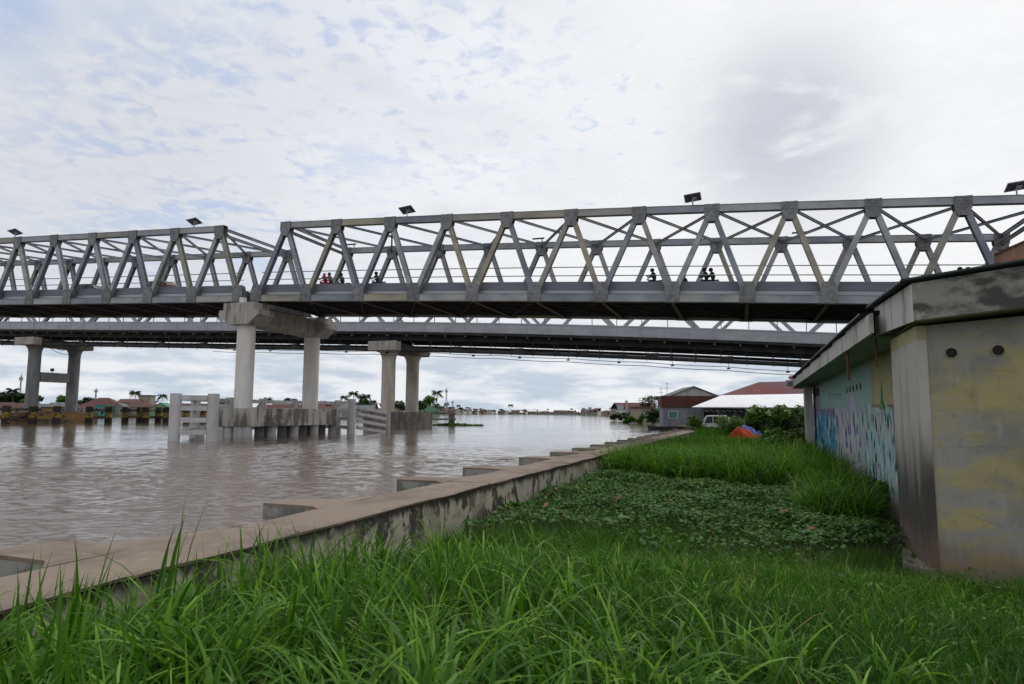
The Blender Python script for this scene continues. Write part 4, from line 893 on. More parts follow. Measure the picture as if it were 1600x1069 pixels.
m_ = MB(); p = WP(44.2, 1.4, 4.55); lathe(m_, p, [(.05, -.15), (.16, -.1), (.18, .02), (.1, .12)]); m_.build('lamp', simple('pink_lamp', (.55, .25, .25)), bl, smooth=True)
m_ = MB(); m_.hexa([p+ZV*z for z in (-.95, -.55) for p in (Cn+SP*.38+SD*.35, Cn+TN*.16+SP*.1, Cn+TD*.1, Cn+SD*2.6)]); m_.build('footing', 'capdark', bl)
# short brick-red structure above the roof at the right edge
rb_ = thing('brick_building', (27.5, 32, .0), 'rust red block wall of a taller building behind the roof, cut by the right edge', 'building')
m_ = MB(); m_.hexa([Vector((23.0, 32, -.7)), Vector((38, 30, -.7)), Vector((48, 42, -.7)), Vector((33, 44, -.7)), Vector((23.0, 32, 9.7)), Vector((38, 30, 16.5)), Vector((48, 42, 16.5)), Vector((33, 44, 9.7))]); m_.build('wall', 'brick', rb_)
m_ = MB(); m_.hexa([Vector((22.9, 31.85, 9.72)), Vector((38.2, 29.8, 16.52)), Vector((48.2, 42, 16.52)), Vector((33, 44.2, 9.72)), Vector((22.9, 31.85, 9.8)), Vector((38.2, 29.8, 16.6)), Vector((48.2, 42, 16.6)), Vector((33, 44.2, 9.8))]); m_.build('roof', 'maroon', rb_)

# ------------------------------------------------------------------ houses
def house(p, rz, w, d, h, rh, wall, roof, label, group=None, over=.35, gable='x', nwin=2, door=True, z0=0., name='house', cat='house', wincol='darkin'):
    """front faces local -y; gable 'x' = ridge along x, 'y' = gable end to the front, 'hip', 'flat'"""
    t = thing(name, p, label, cat, group, rz=rz)
    m_ = MB(); m_.box((0, d/2, h/2-.4), (w, d, h+.8)); ht = h
    if gable == 'y': m_.prism([(-w/2, 0, h), (w/2, 0, h), (0, 0, h+rh*.94)], (0, d, 0))
    if gable == 'x': m_.prism([(-w/2, 0, h), (-w/2, d/2, h+rh*.94), (-w/2, d, h)], (w, 0, 0))
    m_.build('wall', wall, t, local=True)
    m_ = MB(); W2, k = w/2+over, .09
    if gable == 'x':
        for s in (0, 1):
            a = -over if s == 0 else d+over; m_.hexa([(-W2, a, h-over*rh/(d/2)), (W2, a, h-over*rh/(d/2)), (W2, d/2, h+rh), (-W2, d/2, h+rh), (-W2, a, h-over*rh/(d/2)+k), (W2, a, h-over*rh/(d/2)+k), (W2, d/2, h+rh+k), (-W2, d/2, h+rh+k)])
    elif gable == 'y':
        for s in (-1, 1):
            a = s*W2; za = h-over*rh/(w/2); m_.hexa([(a, -over, za), (0, -over, h+rh), (0, d+over, h+rh), (a, d+over, za), (a, -over, za+k), (0, -over, h+rh+k), (0, d+over, h+rh+k), (a, d+over, za+k)])
    elif gable == 'hip':
        r = max(w/2-d/2, w*.12); b = [(-W2, -over, h), (W2, -over, h), (W2, d+over, h), (-W2, d+over, h)]; tp_ = [(-r, d/2, h+rh), (r, d/2, h+rh)]
        m_.add(b+tp_, [(0, 1, 5, 4), (1, 2, 5), (2, 3, 4, 5), (3, 0, 4), (3, 2, 1, 0)])
    else: m_.box((0, d/2, h+rh/2), (w+2*over, d+2*over, rh))
    m_.build('roof', roof, t, local=True)
    n_ = nwin + (1 if door else 0)
    for i in range(n_):
        x = -w/2 + w*(i+.5)/n_
        if door and i == n_//2:
            m_ = MB(); m_.box((x, -.02, 1.0), (.95, .06, 2.0)); m_.build('door', 'darkin', t, local=True)
        else:
            m_ = MB(); m_.box((x, -.02, h*.55), (min(1.4, w/n_*.55), .06, min(1.2, h*.36))); wn = m_.build('window', wincol, t, local=True)
            m_ = MB(); ww, hh_ = min(1.4, w/n_*.55), min(1.2, h*.36)
            for q in (-1, 1): m_.box((x+q*(ww/2+.04), -.03, h*.55), (.08, .1, hh_+.16)); m_.box((x, -.03, h*.55+q*(hh_/2+.04)), (ww-.002, .1, .08))
            m_.build('frame', 'white', wn, local=True)
    return t
# right bank
def gp(px, Y, z=.35): p = at(px, 640, Y); return Vector((p.x, p.y, z))
house(gp(1083, 118, .4), -.12, 10.2, 6.5, 3.0, 1.9, 'greywall', 'brownroof', 'blue-grey waterside house under a brown flat-fronted roof, beside the river wall', gable='flat', nwin=2, over=.25, wincol='teal')
house(gp(1085, 128, .4), .0, 8.8, 8, 5.2, 1.7, 'palegreen', 'greyroof', 'pale house with mouldy gable and grey roof rising behind the brown roof', gable='y', nwin=2, door=False)
rr = thing('red_roof_house', gp(1215, 112, .4), 'large red rusty hip roof standing behind the white sheet roof', 'house')
c0 = gp(1140, 112, 0); c1 = gp(1300, 108, 0); 
m_ = MB(); m_.add([Vector((c0.x, 108, 4.7)), Vector((c1.x, 104, 4.7)), Vector((c1.x, 124, 4.7)), Vector((c0.x, 126, 4.7)), at(1186, 597, 117), at(1232, 596, 115)], [(0, 1, 5, 4), (1, 2, 5), (2, 3, 4, 5), (3, 0, 4), (3, 2, 1, 0)]); m_.build('roof', 'redroof', rr)
m_ = MB(); m_.hexa([Vector((c0.x+1, 109, .3)), Vector((c1.x-1, 105, .3)), Vector((c1.x-1, 123, .3)), Vector((c0.x+1, 125, .3)), Vector((c0.x+1, 109, 4.68)), Vector((c1.x-1, 105, 4.68)), Vector((c1.x-1, 123, 4.68)), Vector((c0.x+1, 125, 4.68))]); m_.build('wall', 'greywall', rr)
wr = thing('white_roof_shed', gp(1170, 98, .35), 'long open shed with white sheet roof behind the parked van', 'shed')
P0, P1, P2_, P3_ = at(1081, 637, 97), at(1330, 638, 92), at(1330, 615, 104), at(1128, 618.5, 106)
m_ = MB(); m_.hexa([P0, P1, P2_, P3_, P0+ZV*.08, P1+ZV*.08, P2_+ZV*.08, P3_+ZV*.08]); m_.build('roof', 'whiteroof', wr)
m_ = MB(); a = gp(1096, 100, .3); b = gp(1320, 96, .3); m_.hexa([a, b, b+Vector((0, 8, 0)), a+Vector((0, 8, 0)), a+ZV*2.7, b+ZV*2.7, b+Vector((0, 8, 2.7)), a+Vector((0, 8, 2.7))]); m_.build('wall', simple('dim_grey_wall', (.10, .11, .13)), wr)
for px in (1098, 1122, 1148, 1170, 1196, 1225): m_ = MB(); p = gp(px, 97.4, .3); m_.box(p+ZV*1.3, (.16, .16, 2.6)); m_.build('post', 'greyhouse', wr)
for px, w_ in ((1106, 1.2), (1158, 2.0), (1178, 1.1)): m_ = MB(); p = gp(px, 99.5, .3); m_.box(p+Vector((0, 0, 1.3)), (w_, .5, 1.7)); m_.build('window', 'darkin', wr)
m_ = MB(); 
for px in range(1100, 1192, 9): p = at(px, 641, 97); m_.beam(p, p+Vector((.5, -.3, -.25)), .07, .05, ZV)
m_.build('rafter_ends', 'white', wr)
m_ = MB(); a = at(1199, 639, 91); b = at(1330, 640, 88); m_.beam(a, b, .2, .35, ZV); m_.build('teal_fascia', 'teal', wr)
house(gp(1005, 166, .1), .15, 3.9, 4, 3.4, .45, 'tan', 'maroon', 'small tan hut with maroon roof at the water edge left of the grey house', gable='flat', nwin=1, door=False, over=.2, name='hut', cat='hut')
for px, y0_, Y_, h_, l in ((1033.5, 655, 135, 7.6, 'thin antenna pole left of the brown roof, shorter one'), (1043, 655, 133, 8.6, 'thin antenna pole beside the brown roof, taller one')):
    p = gp(px, Y_, .3); m_ = MB(); m_.tube([p, p+ZV*h_*.93], .05, 6); m_.tube([p+ZV*h_*.8+Vector((-.5, 0, 0)), p+ZV*h_*.8+Vector((.5, 0, 0))], .03, 5); m_.tube([p+ZV*h_*.9+Vector((-.35, 0, 0)), p+ZV*h_*.9+Vector((.35, 0, 0))], .03, 5); m_.solo('antenna_pole', 'galv', l, 'antenna')
for px, py, Y_, L_, l in ((1030, 668.5, 92, 3.0, 'small dark wooden boat moored at the end of the river wall'), ):
    p = gp(px, Y_, .02); m_ = MB(); n_ = 9
    prof_b = []
    for i in range(n_):
        f_ = i/(n_-1); x = (f_-.5)*L_; wd_ = .55*math.sin(math.pi*min(max(f_*.92+.06, .03), .97))**.6; zt_ = .42+.35*abs(f_-.5)**2*4*.4
        m_.v += [p+Vector((x, -wd_, zt_)), p+Vector((x, -wd_*.6, .0)), p+Vector((x, wd_*.6, .0)), p+Vector((x, wd_, zt_)), p+Vector((x, wd_*.85, zt_)), p+Vector((x, 0, .14)), p+Vector((x, -wd_*.85, zt_))]
    m_.f = [(i*7+j, (i+1)*7+j, (i+1)*7+(j+1) % 7, i*7+(j+1) % 7) for i in range(n_-1) for j in range(7)] + [tuple(range(7)), tuple(range((n_-1)*7, n_*7))[::-1]]; m_.mi = [0]*len(m_.f)
    m_.solo('boat', 'boat', l, 'boat')
pt = thing('pontoon', gp(1062, 100, .05), 'dark floating pontoon along the foot of the grey house', 'pontoon')
m_ = MB(); m_.box(gp(1062, 100, .25), (5.5, 2.2, .3), Matrix.Rotation(.1, 3, 'Z')); m_.build('platform', 'boat', pt)
for px in (1046, 1062, 1078): m_ = MB(); p = gp(px, 100, -.1); m_.tube([p+Vector((0, -.9, 0)), p+Vector((0, .9, 0))], .28, 12); m_.build('float', 'black', pt)
car(gp(1112, 80, .12), -.25, 'white van parked on the bank behind the grass, facing the river', 'silver', name='van', tall=.42)
# tarpaulins
def tarp(name, px, Y, w, d, h, mt, label, sd_):
    rs = random.Random(sd_); p = gp(px, Y, gz(gp(px, Y).x, Y)); m_ = MB(); nx, ny = 17, 13
    for j in range(ny):
        for i in range(nx):
            x, y = i/(nx-1)*2-1, j/(ny-1)*2-1; ridge = max(0, 1-abs(x+.28)*(.75 if x > -.28 else 1.5)) ; q = ridge*(1-abs(y)**1.6)
            q = max(q, .6*max(0, 1-abs(x-.5)*2.2)*(1-abs(y)**2)); z = h*q*(1+.10*math.sin(7*x+3*y)) + .04*rs.random()
            m_.v.append(p+Vector((x*w/2+.06*math.sin(9*y), y*d/2, z)))
    m_.f = [(j*nx+i, j*nx+i+1, (j+1)*nx+i+1, (j+1)*nx+i) for j in range(ny-1) for i in range(nx-1)]; m_.mi = [0]*len(m_.f)
    o = m_.solo(name, mt, label, 'tarpaulin'); o.modifiers.new('s', 'SOLIDIFY').thickness = .02; return o
tarp('tarpaulin', 1164, 56, 4.2, 2.8, 2.15, 'orange', 'bright orange tarpaulin draped like a tent in the tall grass', 2)
tarp('tarpaulin', 1170, 64, 3.6, 1.6, 1.9, 'blue', 'blue tarpaulin just behind the orange one', 5)

# ------------------------------------------------------------------ vegetation
def leaf_mesh(name, pts, nrm_up, size, m, tint=None, elong=1.6, rng=RNG):
    """one quad-pair leaf per point"""
    n = len(pts); pts = np.asarray(pts, float)
    a = rng.uniform(0, 2*np.pi, n); tilt = rng.normal(0, nrm_up, n); s = size*np.exp(rng.normal(-.05, .35, n))
    d = np.stack([np.cos(a)*np.cos(tilt), np.sin(a)*np.cos(tilt), np.sin(tilt)], -1)
    b = np.cross(d, np.stack([rng.normal(0, .35, n), rng.normal(0, .35, n), np.ones(n)], -1)); b /= np.linalg.norm(b, axis=1)[:, None]
    up = np.cross(b, d); L_ = s*elong
    v = np.stack([pts - d*L_[:, None]*.5, pts + b*s[:, None]*.5 - up*s[:, None]*.08, pts + d*L_[:, None]*.5 - up*s[:, None]*.15, pts - b*s[:, None]*.5 - up*s[:, None]*.08, pts + up*s[:, None]*.05], 1).reshape(-1, 3)
    base = (np.arange(n)*5)[:, None]; f = np.concatenate([base+np.array([0, 1, 4]), base+np.array([1, 2, 4]), base+np.array([2, 3, 4]), base+np.array([3, 0, 4])], 0)
    me = np_mesh(name, v, f, m); t = rng.uniform(0, 1, n) if tint is None else tint
    at_ = me.attributes.new('tint', 'FLOAT', 'POINT'); at_.data.foreach_set('value', np.repeat(t, 5).astype(np.float32)); return me
def np_mesh(name, v, f, m):
    me = bpy.data.meshes.new(name); k = f.shape[1]; me.vertices.add(len(v)); me.vertices.foreach_set('co', v.astype(np.float32).ravel())
    me.loops.add(f.size); me.loops.foreach_set('vertex_index', f.astype(np.int32).ravel())
    me.polygons.add(len(f)); me.polygons.foreach_set('loop_start', (np.arange(len(f))*k).astype(np.int32)); me.polygons.foreach_set('loop_total', np.full(len(f), k, np.int32))
    me.update(calc_edges=True); me.materials.append(m); return me
def nobj(name, me, parent=None):
    o = bpy.data.objects.new(name, me); C.objects.link(o); o.parent = parent; return o
def tree_meshes(h, cr, nl, ls, seed, trunk=.35, dark='leafdark', low=.35):
    rg = np.random.default_rng(seed); rs = random.Random(seed)
    tm = MB(); tm.tube([(0, 0, -.3), (.05*h*.3, 0, h*.3), (0, .03*h, h*.6)], [trunk*.5, trunk*.36, trunk*.15], 8); clumps = []
    for i in range(11):
        a = rs.uniform(0, 6.28); r = cr*rs.uniform(.25, .85); z = h*rs.uniform(low+.1, .93); tp_ = (r*math.cos(a), r*math.sin(a), z)
        tm.tube([(0, 0, h*rs.uniform(.25, .5)), (tp_[0]*.5, tp_[1]*.5, z*.85), tp_], [trunk*.2, trunk*.12, trunk*.04], 5)
        clumps.append((np.array(tp_), cr*rs.uniform(.28, .5), rs.uniform(-.25, .25)))
    clumps.append((np.array([0, 0, h*.85]), cr*.5, .1)); pts = []; tn = []
    for c, r, tt in clumps:
        k = nl//len(clumps); p = rg.normal(0, 1, (k, 3)); p /= np.linalg.norm(p, axis=1)[:, None]; p *= (rg.uniform(0, 1, k)**.4)[:, None]; pts.append(c + p*r*[1, 1, .75]); tn.append(np.clip(.45+tt+rg.normal(0, .2, k), 0, 1))
    me = bpy.data.meshes.new('t'); o = tm.build('trunk', 'bark'); me = o.data; C.objects.unlink(o); bpy.data.objects.remove(o)
    return me, leaf_mesh('crown', np.concatenate(pts), .6, ls, M[dark], np.concatenate(tn), rng=rg)
def tree(p, meshes, label, group=None, sc=1., name='tree', cat='tree', rz=0.):
    t = thing(name, p, label, cat, group, rz=rz); t.scale = (sc, sc, sc); nobj('trunk', meshes[0], t); nobj('crown', meshes[1], t); return t
T_big = tree_meshes(7, 3.2, 2600, .38, 1); T_mid = tree_meshes(6, 3.0, 2200, .34, 2, dark='leafmid'); T_sm = tree_meshes(4, 2.2, 900, .38, 3)
def palm_meshes(h, seed):
    rs = random.Random(seed); tm = MB(); tm.tube([(0, 0, 0), (.25, 0, h*.5), (.1, 0, h)], [.2, .14, .12], 8); o = tm.build('trunk', 'bark'); me = o.data; C.objects.unlink(o); bpy.data.objects.remove(o)
    V_, F_ = [], []
    for i in range(26):
        a = i*2.4; up_ = rs.uniform(-.1, 1.5); L_ = h*.28
        for j in range(14):
            f_ = j/14; x = L_*f_; z = h + x*up_ - 1.5*f_*f_*L_*.8; w = L_*.36*math.sin(math.pi*min(1, f_*.9+.1))
            c = np.array([.1+math.cos(a)*x, math.sin(a)*x, z]); s = np.array([-math.sin(a), math.cos(a), 0]); dd = np.array([math.cos(a), math.sin(a), 0])
            for q in (-1, 1): b = len(V_); V_ += [c, c+dd*L_*.11, c+s*q*w+dd*.12*L_-np.array([0, 0, w*.8])]; F_.append((b, b+1, b+2))
    cm = np_mesh('crown', np.array(V_), np.array(F_), M['leafdark']); at_ = cm.attributes.new('tint', 'FLOAT', 'POINT'); at_.data.foreach_set('value', np.full(len(V_), .4, np.float32)); return me, cm
T_palm = palm_meshes(9, 4)
def lp(px, Y, z=.9): p = at(px, 640, Y); return Vector((p.x, p.y, z))
for px, Y, ms, sc, l in ((6, 340, T_big, 1.55, 'dark tree at the left edge above the yellow fender'), (24, 350, T_big, 1.5, 'dark broad tree just left of the grey H shaped pier'), (38, 345, T_mid, 1.1, 'lower dark tree touching the left column of the H shaped pier'),
        (101, 335, T_mid, 1.45, 'mid green tree between the two columns of the H shaped pier'), (84, 345, T_sm, 1.3, 'small tree left of the mid green tree between the pier columns'), (135, 380, T_sm, 1.9, 'small dark tree right of the H shaped pier'),
        (345, 400, T_sm, 1.5, 'small dark tree behind the white fender'), (555, 420, T_sm, 1.5, 'small tree left of the old pier columns'), (565, 430, T_big, 1.1, 'dark tree behind the low grey rail fender'), (578, 420, T_sm, 1.4, 'small dark tree touching the old pier column'), (628, 430, T_sm, 1.5, 'small tree between the old pier columns'), (672, 560, T_mid, 1.5, 'tree behind the green gabled house'), (655, 480, T_sm, 1.7, 'small tree just right of the old pier columns')):
    tree(lp(px, Y), ms, l, sc=sc*Y/340, rz=px)
for px, Y, sc, l in ((252, 335, 1.0, 'palm tree left of the white fender, above the green house'), (538, 420, .95, 'palm tree just left of the low rail fender'), (18, 335, 1.25, 'tall palm tree at the far left among dark trees'), (683, 560, 1.2, 'palm tree beside the telecom mast')):
    tree(lp(px, Y), T_palm, l, sc=sc*Y/340, name='palm_tree', cat='palm tree', rz=px)
hl = [(20, 318, 13, 9, 3.2, 2.4, 'greyhouse', 'maroon', 'x', 'maroon roofed grey house at the far left behind the yellow piles'),
 (-8, 322, 12, 8, 3.4, 2.6, 'tan', 'brownroof', 'x', 'brown roofed house cut by the left edge'),
 (58, 330, 14, 9, 3.0, 2.4, 'greywall', 'greyroof', 'x', 'grey roofed house behind the left column of the H shaped pier'),
 (84, 322, 12, 8, 3.6, 2.6, 'dustred', 'greyroof', 'hip', 'red walled house with grey roof between the pier columns'),
 (110, 330, 9, 8, 3.2, 2.0, 'greyhouse', 'maroon', 'x', 'small maroon roofed house at the right column of the H shaped pier'),
 (152, 318, 17, 12, 4.4, 4.4, 'greyhouse', 'brownroof', 'hip', 'large house with dark brown red hip roof right of the H shaped pier'),
 (137, 312, 8, 7, 2.8, 1.6, 'greyhouse', 'dustred', 'x', 'low house with bright red roof beside the pier column'),
 (160, 308, 7.5, 6, 4.3, .5, 'turqhouse', 'teal', 'flat', 'turquoise walled waterside house behind the lone pile'),
 (184, 312, 6.5, 7, 3.4, 2.2, 'greyhouse', 'greyroof', 'y', 'pale grey gabled waterside house with open upper window'),
 (213, 318, 15, 10, 3.6, 3.4, 'greyhouse', 'maroon', 'hip', 'wide maroon hip roofed house behind the yellow fender row'),
 (198, 340, 9, 8, 6.5, 2.0, 'tan', 'dustred', 'x', 'taller tan house with pale red roof behind the gabled house'),
 (225, 350, 5.5, 6, 10.6, .6, 'tan', 'greyroof', 'flat', 'narrow tall tan building with flat overhanging roof'),
 (250, 312, 8.5, 8, 3.4, 2.7, 'greenhouse', 'teal', 'y', 'bright green gabled house left of the white fender'),
 (258, 330, 8, 8, 5.6, 1.8, 'greyhouse', 'whiteroof', 'x', 'white roofed house behind the green gabled house'),
 (560, 400, 15, 9, 4.0, 2.5, 'greyhouse', 'greyroof', 'x', 'grey house behind the low rail fender, left of the old pier'),
 (668, 520, 12, 9, 4.8, 4.2, 'greenhouse', 'teal', 'y', 'green gabled house on the far bank right of the old pier'),
 (300, 330, 14, 9, 3.6, 2.4, 'tan', 'maroon', 'x', 'maroon roofed house seen between the rails of the white fender'),
 (345, 350, 14, 9, 3.6, 2.4, 'greyhouse', 'greyroof', 'x', 'grey roofed house behind the right pile of the white fender'),
 (440, 380, 16, 9, 3.6, 2.6, 'tan', 'brownroof', 'x', 'brown roofed house seen between the two columns of the new pier'),
 (520, 400, 16, 9, 3.4, 2.4, 'greyhouse', 'dustred', 'x', 'red roofed house right of the new pier columns')]
for px, Y, w, d, h, rh, wa, ro, ga, l in hl:
    if ga == 'flat': rh = max(rh, .4)
    house(lp(px, Y, .9), .12, w*Y/330, d, h*.86, rh*.86, wa, ro, l, gable=ga, nwin=3 if w > 10 else 2, door=w > 7, name='house')
for px, Y, h, l in ((29, 360, 20, 'thin telecom mast above the trees at the far left'), (148, 420, 15, 'thin mast above the brown hip roof'), (697, 700, 26, 'tall telecom mast on the far bank right of the old pier'), (707, 720, 14, 'short mast right of the tall telecom mast'), (979, 330, 8, 'thin pole on the right bank near the tan hut')):
    p = lp(px, Y); m_ = MB(); r = .12*Y/300
    for k in range(3): a = k*2.09; m_.tube([p+Vector((r*5*math.cos(a), r*5*math.sin(a), 0)), p+Vector((r*1.2*math.cos(a), r*1.2*math.sin(a), h))], r, 5)
    for k in range(8): z = h*k/8; m_.box(p+ZV*z, (r*9*(1-k/10), r*9*(1-k/10), r))
    m_.box(p+ZV*(h*.9), (r*9, r*9, h*.09)); m_.tube([p+ZV*h, p+ZV*h*1.06], r*.6, 5); m_.solo('telecom_mast', 'galv', l, 'mast')
# far shore houses and trees, a few pixels each
def small_house(w, d, h, rh, wall, roof):
    m_ = MB(); m_.box((0, d/2, h/2-.5), (w, d, h+1)); m_.cur = 1
    for s in (0, 1):
        a = -.4 if s == 0 else d+.4; m_.hexa([(-w/2-.4, a, h-.1), (w/2+.4, a, h-.1), (w/2+.4, d/2, h+rh), (-w/2-.4, d/2, h+rh), (-w/2-.4, a, h), (w/2+.4, a, h), (w/2+.4, d/2, h+rh+.1), (-w/2-.4, d/2, h+rh+.1)])
    m_.cur = 2
    for x in (-.28, .05, .3): m_.box((w*x, -.02, h*.5), (w*.12, .1, h*.35))
    o = m_.build('far_house', [wall, roof, 'darkin']); me = o.data; bpy.data.objects.remove(o); return me
SH = [small_house(14, 9, 4, 3, a, b) for a, b in (('greyhouse', 'maroon'), ('tan', 'brownroof'), ('white', 'greyroof'), ('greywall', 'dustred'), ('tan', 'whiteroof'))]
SHc = ['maroon', 'brown', 'grey', 'red', 'white']
def along(pts, s):
    d = [math.dist(pts[i], pts[i+1]) for i in range(len(pts)-1)]; t = s*sum(d)
    for i, L_ in enumerate(d):
        if t <= L_ or i == len(d)-1: f_ = t/L_; return pts[i][0]+(pts[i+1][0]-pts[i][0])*f_, pts[i][1]+(pts[i+1][1]-pts[i][1])*f_
        t -= L_
rs = random.Random(11)
def farrow(path, n_, dx, dy, grp, where, zs, k0=1.):
    for i in range(n_):
        s = (i+rs.uniform(.1, .9))/n_; x, y = along(path, s); k = rs.randrange(5)
        o = bpy.data.objects.new('far_house', SH[k]); C.objects.link(o); o.location = (x+dx+rs.uniform(-3, 3), y+dy+rs.uniform(0, 26), zs); o.rotation_euler = (0, 0, rs.uniform(-.5, .5)); sc = k0*rs.uniform(.8, 1.3); o.scale = (sc, sc, sc)
        tag(o, 'tiny %s roofed house %s' % (SHc[k], where), 'house', grp)
pathF = [(75, 1500), (-60, 1425), (-110, 1155), (-150, 855), (-121, 565)]
farrow(pathF, 80, -8, 6, 'houses along the far shore', 'in the crowded row along the far shore', 1.0, 1.15)
farrow([(-124, 565), (-150, 425), (-190, 350)], 14, -6, 5, 'houses on the left shore behind the piers', 'on the left shore seen past the pier columns', 1.0, .9)
farrow([(60, 330), (75, 470), (104, 800), (110, 1300), (62, 1500)], 34, 8, 3, 'houses along the distant right shore', 'along the distant right shore', .4, 1.0)
def fartrees(path, n_, dx, dy, grp, where, sc0):
    for i in range(n_):
        s = (i+rs.uniform(.0, 1))/n_; x, y = along(path, s); k = rs.randrange(4)
        ms = (FT, FT2, FTP, FT)[k]; t = bpy.data.objects.new('far_palm' if k == 2 else 'far_tree', ms); C.objects.link(t)
        t.location = (x+dx+rs.uniform(-5, 5), y+dy+rs.uniform(0, 40), .8); sc = sc0*rs.uniform(.6, 1.35); t.scale = (sc*rs.uniform(.9, 1.6), sc, sc); t.rotation_euler = (0, 0, rs.uniform(0, 6))
        tag(t, 'tiny %s %s' % ('palm' if k == 2 else 'dark tree', where), 'palm tree' if k == 2 else 'tree', grp)
def join_np(ms, name):
    # trunk and crown of a far tree as one mesh
    vs, fs, off = [], [], 0; tn = []; mi = []
    for q, me in enumerate(ms):
        vs += [tuple(v.co) for v in me.vertices]; fs += [tuple(i+off for i in p.vertices) for p in me.polygons]; mi += [q]*len(me.polygons); tn += [.4]*len(me.vertices); off = len(vs)
    me = bpy.data.meshes.new(name); me.from_pydata(vs, [], fs); me.materials.append(M['bark']); me.materials.append(ms[1].materials[0]); me.polygons.foreach_set('material_index', mi)
    a = me.attributes.new('tint', 'FLOAT', 'POINT'); a.data.foreach_set('value', np.array(tn, np.float32)); return me
FT = join_np(tree_meshes(6, 3.4, 300, 1.0, 21), 'far_tree'); FT2 = join_np(tree_meshes(8, 2.8, 300, 1.0, 22), 'far_tree'); FTP = join_np(palm_meshes(10, 23), 'far_palm')
fartrees(pathF, 75, -16, 26, 'trees behind the far shore houses', 'behind the houses of the far shore', 1.5)
fartrees([(-126, 565), (-150, 430), (-190, 365), (-260, 340), (-330, 330)], 26, -9, 20, 'trees behind the left shore houses', 'behind the houses of the left shore', 1.1)
fartrees([(64, 320), (68, 350), (85, 480), (112, 800), (118, 1300), (70, 1500)], 44, 12, 14, 'trees along the distant right shore', 'along the distant right shore', .85)

# bushes near the right bank
def bush_mesh(w, d, h, n_, ls, seed, m, nb=14):
    rg = np.random.default_rng(seed); pts = []; tn = []
    for i in range(nb):
        c = np.array([rg.uniform(-w/2, w/2), rg.uniform(-d/2, d/2), rg.uniform(.15, .8)*h]); r = h*rg.uniform(.22, .4); k = n_//nb
        p = rg.normal(0, 1, (k, 3)); p /= np.linalg.norm(p, axis=1)[:, None]; p *= (rg.uniform(.2, 1, k)**.5)[:, None]; q = c+p*r; q[:, 2] = np.abs(q[:, 2]); pts.append(q); tn.append(np.clip(.5+rg.uniform(-.3, .3)+rg.normal(0, .18, k), 0, 1))
    return leaf_mesh('foliage', np.concatenate(pts), .5, ls, M[m], np.concatenate(tn), rng=rg)
def bush(px, Y, w, d, h, n_, ls, seed, m, label, zz=None):
    p = gp(px, Y); p.z = gz(p.x, Y) if zz is None else zz; t = thing('bush', p, label, 'bush'); nobj('foliage', bush_mesh(w, d, h, n_, ls, seed, m), t)
    m_ = MB(); rs_ = random.Random(seed)
    for i in range(7): a = rs_.uniform(0, 6.28); m_.tube([(w*.1*math.cos(a), d*.1*math.sin(a), -.1), (w*.3*math.cos(a), d*.3*math.sin(a), h*.7)], [.03, .012], 5)
    m_.build('stem', 'bark', t, local=True)
bush(1139, 70, 1.9, 2, 2.1, 2600, .11, 31, 'leafmid', 'feathery light green bush in front of the white van')
bush(1088, 78, 1.1, 1.2, 1.9, 320, .26, 32, 'leafmid', 'low broad leaved bush left of the white van')
bush(1211, 50, 2.6, 3, 1.8, 3200, .16, 33, 'leafmid', 'yellow green bush right of the orange tarpaulin')
bush(1238, 47, 2.4, 3, 2.0, 3200, .15, 34, 'leafmid', 'tall leafy bush touching the painted building post')
bush(1228, 40, 3.0, 3, 1.6, 3400, .14, 35, 'leafmid', 'low rounded creeper bush at the foot of the post')
bush(1200, 72, 5, 3, 3.0, 2600, .24, 36, 'leafmid', 'bush under the teal fascia behind the tarpaulins')
bush(1250, 70, 5, 3, 3.2, 2600, .24, 37, 'leafmid', 'bush behind the post at the corner of the shed')
bush(1352, 22, 1.1, 5, .95, 2600, .09, 38, 'creeper', 'dull weedy bush against the graffiti wall')
bush(1000, 158, 7, 3, 1.6, 1300, .4, 39, 'leafmid', 'green scrub at the water edge below the tan hut', .1)
bush(1024, 150, 4, 3, 3.4, 900, .4, 40, 'leafdark', 'dark bush between the tan hut and the grey house', .2)
bush(976, 200, 9, 4, 3.0, 1200, .5, 41, 'leafdark', 'dark scrub on the bank left of the tan hut', .1)
bush(1012, 172, 3, 3, 6.6, 700, .4, 42, 'leafdark', 'dark tree top rising behind the tan hut roof', .2)
a_ = RNG.uniform(0, 6.28, 2200); r_ = np.sqrt(RNG.uniform(0, 1, 2200)); o = nobj('floating_weed', leaf_mesh('floating_weed', np.stack([5.2*r_*np.cos(a_), 1.4*r_*np.sin(a_), .03+.45*RNG.uniform(0, 1, 2200)*(1-r_)], -1), .4, .3, M['creeper'])); o.location = lp(708, 117, 0); tag(o, kind='stuff', label='patch of floating weeds by the mooring post', cat='weeds')

